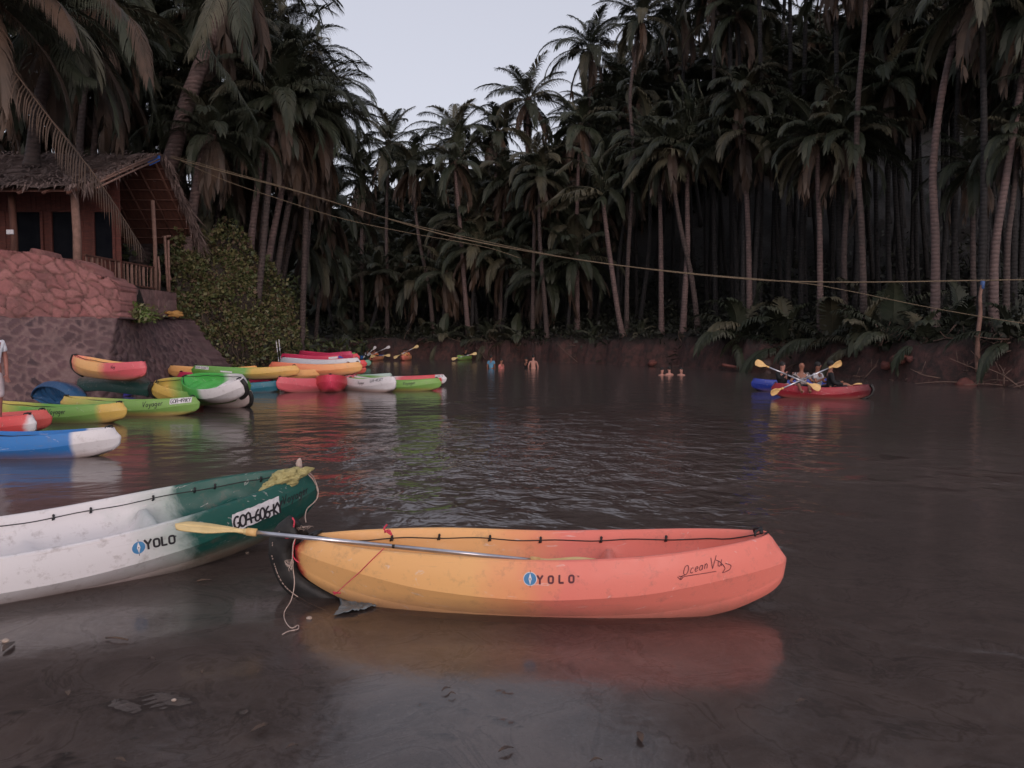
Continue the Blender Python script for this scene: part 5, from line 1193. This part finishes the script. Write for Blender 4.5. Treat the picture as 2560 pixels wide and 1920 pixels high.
# small fern on the ledge, orange sack
fp = at(330, 800, 26.9); fern = empty('fern', fp, label='small green bushy fern on the ledge where the red wall ends', cat='plant')
def fern_pts(n, rg):
    u = rg.normal(size=(n, 3))*np.array([.42, .25, .22]); u[:, 2] = np.abs(u[:, 2]); return u, np.tile([0, -.3, .6], (n, 1))
leaf_mass('leaves', fern_pts, 1500, .16, [L2, pm('fern_leaf', (.12, .17, .04), (.08, .12, .03))], 3, fern, (.3, .5))
b = MB(); b.tube([(0, 0, -.1), (.02, 0, .2)], .04, 6); b.build('stem', M['timber'], fern)
b = MB(); p = at(437, 786, 32.6); b.blob(p, (.32, .2, .15), 3, .5, 2, 22, 14); b.blob(p+Vector((-.22, -.05, .06)), (.16, .14, .08), 5, .5, 3)
tag(b.build('sack', pm('mustard_sack', (.50, .27, .08), (.36, .18, .06), 6, .8)), 'mustard yellow sack at the corner below the block wall', 'sack')
# ------------------------------------------------------------------ people
def skin_obj(name, verts, edges, rad, mat, parent, root_i=0, sub=2):
    me = bpy.data.meshes.new(name); bm = bmesh.new(); lay = bm.verts.layers.skin.verify()
    bv = []
    for i, (v, r) in enumerate(zip(verts, rad)):
        q = bm.verts.new(v); q[lay].radius = r if hasattr(r, '__len__') else (r, r); q[lay].use_root = (i == root_i); bv.append(q)
    for a, c_ in edges: bm.edges.new((bv[a], bv[c_]))
    bm.to_mesh(me); bm.free(); o = link(bpy.data.objects.new(name, me), parent)
    s_ = o.modifiers.new('skin', 'SKIN'); s_.use_smooth_shade = True; s_.use_x_symmetry = False
    u = o.modifiers.new('sub', 'SUBSURF'); u.levels = sub; u.render_levels = sub; me.materials.append(mat); return o
SKIN = pm('skin_brown', (.30, .13, .085), (.24, .10, .065), 8, .55, 0); SKINL = pm('skin_light', (.44, .22, .17), (.38, .18, .14), 8, .55, 0)
HAIR = pm('black_hair', (.012, .010, .010), (.02, .016, .015), 40, .6, .3, 90, .01)
CL = {}
def cloth(name, c1):
    if name not in CL: CL[name] = pm(name, c1, tuple(v*.75 for v in c1), 9, .85, .35, 22, .02)
    return CL[name]
def person(loc_, yaw, label, pose='stand', shirt=None, shorts=None, skin=None, hl=None, hr=None, group=None, sleeve='short', hair=True, headturn=0, extra_shirt=None, cap=None, s=1.0, fingers=False):
    """faces local -Y. hl / hr are the hand targets in local metres"""
    root = empty('person', loc_, (0, 0, R(yaw)), label, 'person', group); root.scale = (s, s, s); skin = skin or SKIN
    V = Vector; ph = .95 if pose == 'stand' else .14
    pel = V((0, 0, ph)); w_ = pel+V((0, -.01 if pose == 'stand' else -.02, .17)); ch = w_+V((0, .01, .22)); nk = ch+V((0, .01, .15)); hd0 = nk+V((0, -.01, .10)); hd1 = hd0+V((0, -.015, .10)); hd2 = hd1+V((0, .0, .09))
    vs = [pel, w_, ch, nk, hd0, hd1, hd2]; rd = [(.155, .11), (.13, .10), (.165, .115), (.058, .055), (.066, .075), (.078, .095), (.055, .065)]; ed = [(0, 1), (1, 2), (2, 3), (3, 4), (4, 5), (5, 6)]
    vs.append(hd1+V((0, -.11, -.01))); rd.append(.014); ed.append((5, 7))          # nose
    for sg in (-1, 1): vs.append(hd1+V((sg*.088, .005, -.01))); rd.append(.014); ed.append((5, len(vs)-1))   # ears
    arms = {}
    for sg, tgt in ((-1, hr), (1, hl)):
        sh = ch+V((sg*.19, 0, .07)); tgt = V(tgt) if tgt is not None else sh+V((sg*.07, -.04, -.56))
        d = tgt-sh; Ln = min(d.length, .56); tgt = sh+d.normalized()*Ln
        bend = math.sqrt(max(0, .29**2-(Ln/2)**2)); nn = V((sg*.5, .35, -.8)); nn = (nn-d.normalized()*nn.dot(d.normalized())).normalized()
        el_ = sh+(tgt-sh)*.5+nn*bend; i0 = len(vs)
        vs += [sh, el_, tgt]; rd += [.058, .043, .028]; ed += [(2, i0), (i0, i0+1), (i0+1, i0+2)]
        fd = (tgt-el_).normalized(); pm_ = tgt+fd*.06; vs.append(pm_); rd.append((.038, .022)); ed.append((i0+2, i0+3)); arms[sg] = (sh, el_, tgt)
        if fingers:
            sd_ = fd.cross(V((0, 1, 0))).normalized()
            for k_, (off, ln) in enumerate(((-.03, .07), (-.01, .08), (.01, .078), (.03, .06))):
                j = len(vs); vs += [pm_+sd_*off*1.0+fd*.03, pm_+sd_*off*1.15+fd*(.03+ln*.5)+V((0, -.006, 0)), pm_+sd_*off*1.2+fd*(.03+ln)+V((0, -.02, 0))]; rd += [.010, .009, .008]; ed += [(i0+3, j), (j, j+1), (j+1, j+2)]
            j = len(vs); vs += [pm_-sd_*.045-fd*.01, pm_-sd_*.06+fd*.03]; rd += [.011, .009]; ed += [(i0+3, j), (j, j+1)]
    legs = []
    for sg in (-1, 1):
        i0 = len(vs)
        if pose == 'stand': hp, kn, an, ft = V((sg*.10, 0, .88)), V((sg*.115, -.01, .48)), V((sg*.12, .02, .08)), V((sg*.13, -.15, .035))
        else: hp, kn, an, ft = V((sg*.10, -.06, .12)), V((sg*.16, -.45, .30)), V((sg*.12, -.80, .06)), V((sg*.12, -.90, .14))
        vs += [hp, kn, an, ft]; rd += [.088, .058, .038, (.04, .028)]; ed += [(0, i0), (i0, i0+1), (i0+1, i0+2), (i0+2, i0+3)]; legs.append((hp, kn, an))
    skin_obj('body', vs, ed, rd, skin, root)
    if shirt:
        v2 = [pel+V((0, 0, -.03)), w_, ch, nk+V((0, 0, -.055))]; r2 = [(.172, .128), (.155, .122), (.185, .135), (.085, .075)]; e2 = [(0, 1), (1, 2), (2, 3)]
        for sg in (-1, 1):
            sh, el_, tg = arms[sg]; i0 = len(v2); v2 += [sh, sh.lerp(el_, .62)]; r2 += [.074, .068]; e2 += [(2, i0), (i0, i0+1)]
            if sleeve == 'long': v2 += [el_, tg]; r2 += [.058, .045]; e2 += [(i0+1, i0+2), (i0+2, i0+3)]
        skin_obj('shirt', v2, e2, r2, shirt, root)
    if shorts:
        v3 = [pel+V((0, 0, .06)), pel]; r3 = [(.165, .125), (.17, .13)]; e3 = [(0, 1)]
        for hp, kn, an in legs:
            i0 = len(v3); v3 += [hp, kn.lerp(an, .15)]; r3 += [.108, .088]; e3 += [(1, i0), (i0, i0+1)]
        skin_obj('shorts', v3, e3, r3, shorts, root)
    if hair:
        b = MB(); b.blob(hd1+V((0, .018, .035)), (.094, .112, .105), 3, .12, 4, 16, 10); b.build('hair', cap or HAIR, root)
    return root
# bather pairs standing in the water (waist deep)
def bather(px, py, depth_in, yaw, label, **kw):
    p = G(px, py, 0); return person((p.x, p.y, -depth_in), yaw, label, group='bathers wading in the river', **kw)
SHB = cloth('blue_shirt', (.13, .33, .52)); SHP = cloth('salmon_shirt', (.62, .20, .18)); BLK = cloth('black_shirt', (.012, .012, .014)); DKS = cloth('dark_shorts', (.02, .02, .03))
bather(1228, 921, .98, 150, 'person in a light blue T-shirt standing waist deep, left of the bathers', shirt=SHB, shorts=DKS)
bather(1253, 922, 1.18, 60, 'person with salmon pink skin tone shirt wading close to the one in blue', shirt=SHP, shorts=DKS, hl=(.12, -.3, 1.15))
bather(1316, 921, 1.12, -60, 'person in black half hidden by the bare-backed bather', shirt=BLK, shorts=DKS)
bather(1333, 922, 1.08, 175, 'bare-backed broad person standing waist deep, right of the bathers', skin=SKINL, shorts=DKS, s=1.08)
bather(1655, 938, 1.42, 20, 'leftmost of three swimmers with only heads above the water', skin=SKINL)
bather(1673, 938, 1.36, 200, 'middle of three swimmers with only heads above the water', skin=SKINL)
bather(1703, 938, 1.40, -40, 'rightmost of three swimmers with only heads above the water', skin=SKINL)
# paddlers
def crew(px, py, yaw, stops, klabel, ppl, L=3.6, grp='kayaks being paddled on the river', **kw):
    p = G(px, py, 0); r_, h = kayak((p.x, p.y, .0), yaw, stops, klabel, L=L, group=grp, **kw)
    Mz = Matrix.Translation(p) @ Matrix.Rotation(R(yaw), 4, 'Z')
    for (x, y, face, lab, pk) in ppl:
        q = Mz @ Vector((x, y, .02)); person(q, face, lab, pose='sit', group='people paddling kayaks', **pk)
    return r_
ORG = cloth('orange_life_vest', (.70, .22, .10)); YOR = cloth('amber_life_vest', (.76, .42, .18)); WHS = cloth('white_shirt', (.62, .60, .62)); GRY = cloth('grey_patterned_shirt', (.24, .20, .20))
crew(925, 901, 60, [(-1, BL), (1, (.02, .06, .35))], 'blue kayak being paddled just past the tall far stack', [(-.3, 0, 160, 'person in pale shirt paddling the far blue kayak', dict(shirt=WHS, hl=(.2, -.4, .45), hr=(-.2, -.3, .6)))])
crew(940, 901, 80, [(-1, O1), (1, O2)], 'orange kayak with one paddler, second of the far kayaks', [(-.4, 0, 170, 'person in orange life vest, back turned, on the second far kayak', dict(shirt=ORG, hl=(.2, -.4, .45), hr=(-.25, -.3, .55)))])
crew(1015, 901, 88, [(-1, O1), (1, O2)], 'orange kayak seen from its stern with two people aboard', [(-.9, 0, 175, 'person in amber life vest at the stern of the far orange kayak', dict(shirt=YOR, hl=(.25, -.4, .5), hr=(-.2, -.3, .6))),
     (.3, 0, 178, 'person in front of the amber-vested one in the far orange kayak', dict(shirt=ORG, hl=(.2, -.4, .45), hr=(-.2, -.3, .5)))])
crew(1165, 900, 70, [(-1, LGR), (1, LGR)], 'lime green kayak with a dark-shirted paddler, middle of the far shore', [(0, 0, 150, 'person in dark shirt leaning over the far lime green kayak', dict(shirt=BLK, hl=(.35, -.3, .35), hr=(-.35, -.3, .5)))])
PGp = 'paddles held by the people on the water'
for a, c_, lab in ((at(908, 896, 64), at(940, 866, 64), 'pale paddle slanting up beside the far blue kayak'), (at(915, 893, 63.5), at(975, 866, 63.5), 'long pale paddle crossing behind the person in orange vest'),
                   (at(925, 891, 63), at(976, 888, 63), 'nearly level paddle of the person in orange vest'), (at(984, 895, 62), at(1046, 864, 62), 'paddle raised to the right by the crew of the far orange kayak'),
                   (at(1129, 898, 62), at(1192, 883, 62), 'paddle of the dark-shirted paddler on the lime green kayak')):
    paddle(a, c_, lab, PGp, rs=.028, bl=.5, bw=.12, far=True, bm_='white_paint' if 'pale' in lab else 'blade', roll=R(70))
# the crowded kayak on the right
kx = G(2050, 996, 0)
kayak((kx.x+.1, kx.y+.2, 0), -14, [(-1, (.30, .02, .035)), (.2, (.34, .02, .035)), (.6, (.22, .015, .025)), (1, (.03, .008, .01))], 'dark red kayak in open water at right, crowded with people', L=3.0, group='kayaks being paddled on the river', fender=1)
kb = G(1990, 978, 0)
kayak((kb.x-.1, kb.y+.3, 0), 8, [(-1, (.02, .04, .30)), (-.5, (.02, .05, .32)), (1, (.03, .05, .25))], 'dark blue kayak alongside the dark red one', L=3.0, group='kayaks being paddled on the river')
dk = kx.y
def pat(px, py, d, z=None): v = at(px, py, d); return v
def seat(px, d, z, face, lab, **k_):
    v = at(px, 900, d); return person((v.x, d, z), face, lab, pose=k_.pop('pose', 'sit'), group='people paddling kayaks', **k_)
PATT = NT('patterned_shirt'); PATT.set(PATT.ramp(PATT.noise(14, 3), [(.42, (.03, .03, .03)), (.5, (.40, .33, .32)), (.6, (.10, .08, .09))], 'CONSTANT'), .85); PATT = PATT.m
seat(1956, dk+1.0, .12, 20, 'person in black with cap gripping a raised paddle on the dark blue kayak', shirt=BLK, shorts=DKS, hl=(.15, -.35, .62), hr=(-.12, -.34, .66), sleeve='long', skin=SKINL)
seat(2004, dk+.55, .14, -10, 'person in a grey patterned shirt in the middle of the dark red kayak', shirt=PATT, shorts=DKS, hl=(.3, -.30, .40), hr=(-.3, -.30, .34), skin=SKIN, hair=False)
seat(2044, dk+.75, .12, 40, 'person in a white shirt sitting behind the crossed paddles', shirt=WHS, shorts=DKS, hl=(.15, -.35, .4), hr=(-.2, -.35, .5))
seat(2076, dk+.15, .14, 75, 'person in black jacket at the right end of the dark red kayak', shirt=BLK, shorts=DKS, sleeve='long', hl=(.2, -.35, .35), hr=(-.2, -.35, .30), s=1.05)
for (a, c_, lab, rl_) in ((at(1888, 904, dk-.1), at(2052, 972, dk-.45), 'paddle raised to the left over the crowded kayak', 70), (at(2104, 906, dk-.3), at(1926, 984, dk-.6), 'paddle raised to the right, its other blade dipping in the water', 70),
                     (at(2000, 962, dk+.7), at(2158, 966, dk+.1), 'level paddle held out to the right of the crowded kayak', 75)):
    paddle(a, c_, lab, PGp, rs=.022, bl=.42, bw=.11, far=True, bm_='blade_far', roll=R(rl_), twist=R(0))
# person at the left edge
pe = at(-24, 900, 13.9)
person((pe.x, pe.y, .36), 60, 'person in white T-shirt and white knee-length shorts, cut by the left edge', shirt=cloth('white_tee', (.74, .73, .78)), shorts=cloth('pinkish_white_shorts', (.62, .52, .54)), fingers=True, hl=(.20, -.12, .86), hr=(-.2, -.1, .86), skin=pm('skin_tan', (.34, .14, .11), None, 8, .5, 0), s=1.03)
# ------------------------------------------------------------------ ropes and post
def rope(pts, r, label, twist=True):
    P = crv([at(*p) for p in pts], 8); b = MB(); b.tube(P, r, 6)
    o = b.build('rope', M['rope']); tag(o, label, 'rope')
rope([(424, 393, 33.5), (560, 430, 33), (740, 478, 32.5), (1000, 556, 31), (1150, 596, 30), (1400, 642, 29), (1640, 675, 28.5), (1860, 697, 28.5), (2000, 704, 28.5), (2200, 705, 29), (2440, 701, 29.6), (2700, 697, 30)], .024,
     'thick weathered rope from the leaning palm to the post on the right bank')
rope([(428, 389, 33.5), (740, 476, 32.4), (1000, 554, 30.9), (1400, 641, 28.8), (1700, 680, 27.8), (1990, 706, 27), (2120, 727, 26.6), (2300, 764, 26.2), (2480, 796, 26), (2700, 830, 26)], .013,
     'thinner rope that drops away from the thick rope towards the lower right')
rope([(430, 392, 33.6), (560, 450, 34), (700, 498, 35), (850, 545, 36), (1000, 578, 37), (1150, 605, 38), (1230, 622, 38.5), (1300, 645, 39)], .015, 'faint thin line sagging just below the ropes at centre left')
pp = at(2445, 905, 31.0); b = MB(); b.tube(crv([pp-Vector((0, 0, .4)), at(2444, 850, 31), at(2451, 780, 31), at(2450, 740, 31), at(2457, 704, 31)], 4), [.10]*4+[.085]*4+[.075]*4+[.065]*5, 8)
post = b.build('post', M['timber_pale']); tag(post, 'rough pale wooden post with blue painted top, carrying the rope on the right bank', 'post')
b = MB(); b.tube([at(2455, 722, 31), at(2457.5, 700, 31)], .08, 8); b.build('post_top', pm('blue_cap', (.06, .12, .30)), post)
b = MB(); b.tube(crv([at(2444, 703, 29.7), at(2455, 700, 30.9), at(2466, 702, 29.8)], 4), .03, 5); b.build('lashing', M['rope'], post)
# ------------------------------------------------------------------ shore clutter
rg3 = random.Random(21)
rk = pm('bank_rock', (.12, .075, .068), (.07, .048, .045), 3, .85, .7, 12, .04); rk2 = pm('laterite_lump', (.20, .07, .055), (.12, .045, .04), 3, .85, .7, 12, .04)
for i in range(46):
    px = rg3.choice([rg3.uniform(2180, 2600), rg3.uniform(1480, 2600), rg3.uniform(840, 2600)]); d = float(shore(px))+rg3.uniform(-1.0, .7); x = (px-1280)/F*d; s_ = rg3.uniform(.12, .38)
    b = MB(); b.blob((0, 0, 0), (s_*rg3.uniform(.9, 1.5), s_, s_*.7), i, .5, 1.6, 12, 8); o = b.build('boulder', rk if rg3.random() < .6 else rk2); o.location = (x, d, landz(x, d)*.6+s_*.12); o.rotation_euler = (0, 0, rg3.uniform(0, 6))
    tag(o, ('small' if s_ < .2 else 'large' if s_ > .3 else 'middle-sized')+' weathered boulder '+shore_word(px), 'boulder', 'boulders along the far bank')
dw = pm('driftwood', (.15, .095, .075), (.09, .06, .05), 5, .85, .4, 20, .02)
for i in range(60):
    px = rg3.choice([rg3.uniform(2120, 2640), rg3.uniform(2120, 2640), rg3.uniform(850, 2200)]); d = float(shore(px))+rg3.uniform(-.6, 1.6); x = (px-1280)/F*d; z = max(.05, landz(x, d)); L_ = rg3.uniform(.7, 2.4)
    a_ = rg3.uniform(0, 3.14); e = rg3.uniform(-.1, .9)*(1 if rg3.random() < .5 else .3)
    D_ = Vector((math.cos(a_)*math.cos(e), -abs(math.sin(a_))*.5*math.cos(e), math.sin(e))); b = MB()
    b.tube(crv([(0, 0, 0), D_*L_*.5+Vector((rg3.uniform(-.15, .15), 0, rg3.uniform(-.1, .15))), D_*L_], 4), [.035*(1-.7*k_/8) for k_ in range(9)], 5)
    for j in range(2):
        q = D_*L_*rg3.uniform(.3, .8); b.tube(crv([q, q+Vector((rg3.uniform(-.4, .4), -.1, rg3.uniform(-.1, .5)))], 2), .012, 4)
    o = b.build('driftwood', dw); o.location = (x, d, z); tag(o, ('short' if L_ < 1.3 else 'long')+(' upright' if e > .45 else ' low-lying')+' bare driftwood branch '+shore_word(px), 'driftwood', 'driftwood branches along the far bank')
# a fallen pale plank of bank and blue scrap
b = MB(); b.tube(crv([at(1806, 912, 44.5), at(1840, 918, 44), at(1862, 922, 43.5)], 4), [.10]*9, 6); tag(b.build('log', rk2), 'short reddish log at the water edge of the far bank', 'log')
b = MB(); p = at(2252, 868, 36.5); b.blob(p, (.9, .4, .18), 5, .5, 2, 20, 10); tag(b.build('tarpaulin', pm('faded_blue_sheet', (.02, .06, .16), (.015, .03, .07), 4)), 'faded blue sheet crumpled among the young palms on the right bank', 'tarpaulin')
# pebbles, twigs and leaves in the shallows
lf_m = pm('fallen_leaf', (.10, .06, .04), (.05, .035, .03), 12, .7); pb = pm('pebble_stone', (.42, .33, .27), (.3, .22, .18), 12, .6)
def gz(px, py, z=.004): return G(px, py, z)
for (px, py, s_, lab) in ((773, 1545, .017, 'pale round pebble in the shallow water below the string'), (618, 1381, .012, 'small pebble on wet mud below the white kayak'), (14, 1602, .02, 'pale pebble beside the dark leaf at the left edge'), (435, 1750, .011, 'tiny white shell on the mud at lower left')):
    b = MB(); p = gz(px, py, .008); b.blob(p, (s_*1.2, s_, s_*.7), px, .2, 2, 12, 8); tag(b.build('pebble', pb), lab, 'pebble')
for (px, py, L_, a_, lab) in ((292, 1597, .16, -12, 'dark twig lying in the wet mud at lower left'), (510, 1451, .10, 20, 'thin dark twig left of the tyre piece')):
    p = gz(px, py, .012); b = MB(); dd = Vector((math.cos(R(a_)), math.sin(R(a_))*1.0, 0)); b.tube(crv([p-dd*L_/2, p+Vector((0, 0, .008)), p+dd*L_/2], 3), .006, 5); tag(b.build('twig', lf_m), lab, 'twig')
for i, (px, py, s_) in enumerate(((2004, 1757, .035), (650, 1823, .05), (1115, 1726, .03), (1265, 1877, .04), (892, 1545, .015), (170, 1735, .04), (660, 1815, .025), (22, 1618, .08), (506, 1682, .03), (1600, 1845, .05), (300, 1905, .035), (730, 1870, .03), (1130, 1738, .02), (380, 1650, .025), (1490, 1905, .03))):
    p = gz(px, py, .008); b = MB(); a_ = rg3.uniform(0, 6); vs = []
    for k_ in range(7):
        t = k_/6; w2 = s_*.32*math.sin(math.pi*t)+.001; c_ = Vector((math.cos(a_), math.sin(a_), 0))*(t-.5)*s_*2; n2 = Vector((-math.sin(a_), math.cos(a_), 0)); zz_ = .012*math.sin(t*3)+.006
        vs += [p+c_+n2*w2+Vector((0, 0, zz_)), p+c_+Vector((0, 0, zz_-.004)), p+c_-n2*w2+Vector((0, 0, zz_))]
    b.add(vs, [f for k_ in range(6) for f in ((3*k_, 3*k_+3, 3*k_+4, 3*k_+1), (3*k_+1, 3*k_+4, 3*k_+5, 3*k_+2))], 0)
    tag(b.build('fallen_leaf', lf_m), ('tiny' if s_ < .026 else 'small' if s_ < .037 else 'larger')+' dark fallen leaf in the shallows '+('at the lower left' if px < 400 else 'below the pale string' if px < 700 else 'left of the sky reflection' if px < 900 else 'under the middle of the orange kayak' if px < 1400 else 'under the right half of the orange kayak' if px < 1700 else 'at the lower right'), 'leaf', 'fallen leaves in the foreground shallows')

# look-alikes that still share a label are told apart by their order from left to right
ORD = ['leftmost', 'second', 'third', 'fourth', 'fifth', 'sixth', 'seventh', 'eighth']
seen = {}
for o in sc.objects:
    if o.get('label') and o.parent is None: seen.setdefault(o['label'], []).append(o)
for lab_, os_ in seen.items():
    if len(os_) > 1:
        os_.sort(key=lambda o: proj(o.location)[0] if o.location.length > .01 else proj(o.matrix_world @ Vector(o.bound_box[0]) if o.type == 'MESH' else o.location)[0])
        for i, o in enumerate(os_):
            o['label'] = lab_ + (', leftmost' if i == 0 else ', rightmost' if i == len(os_)-1 else ', '+ORD[min(i, 7)]+' from left')
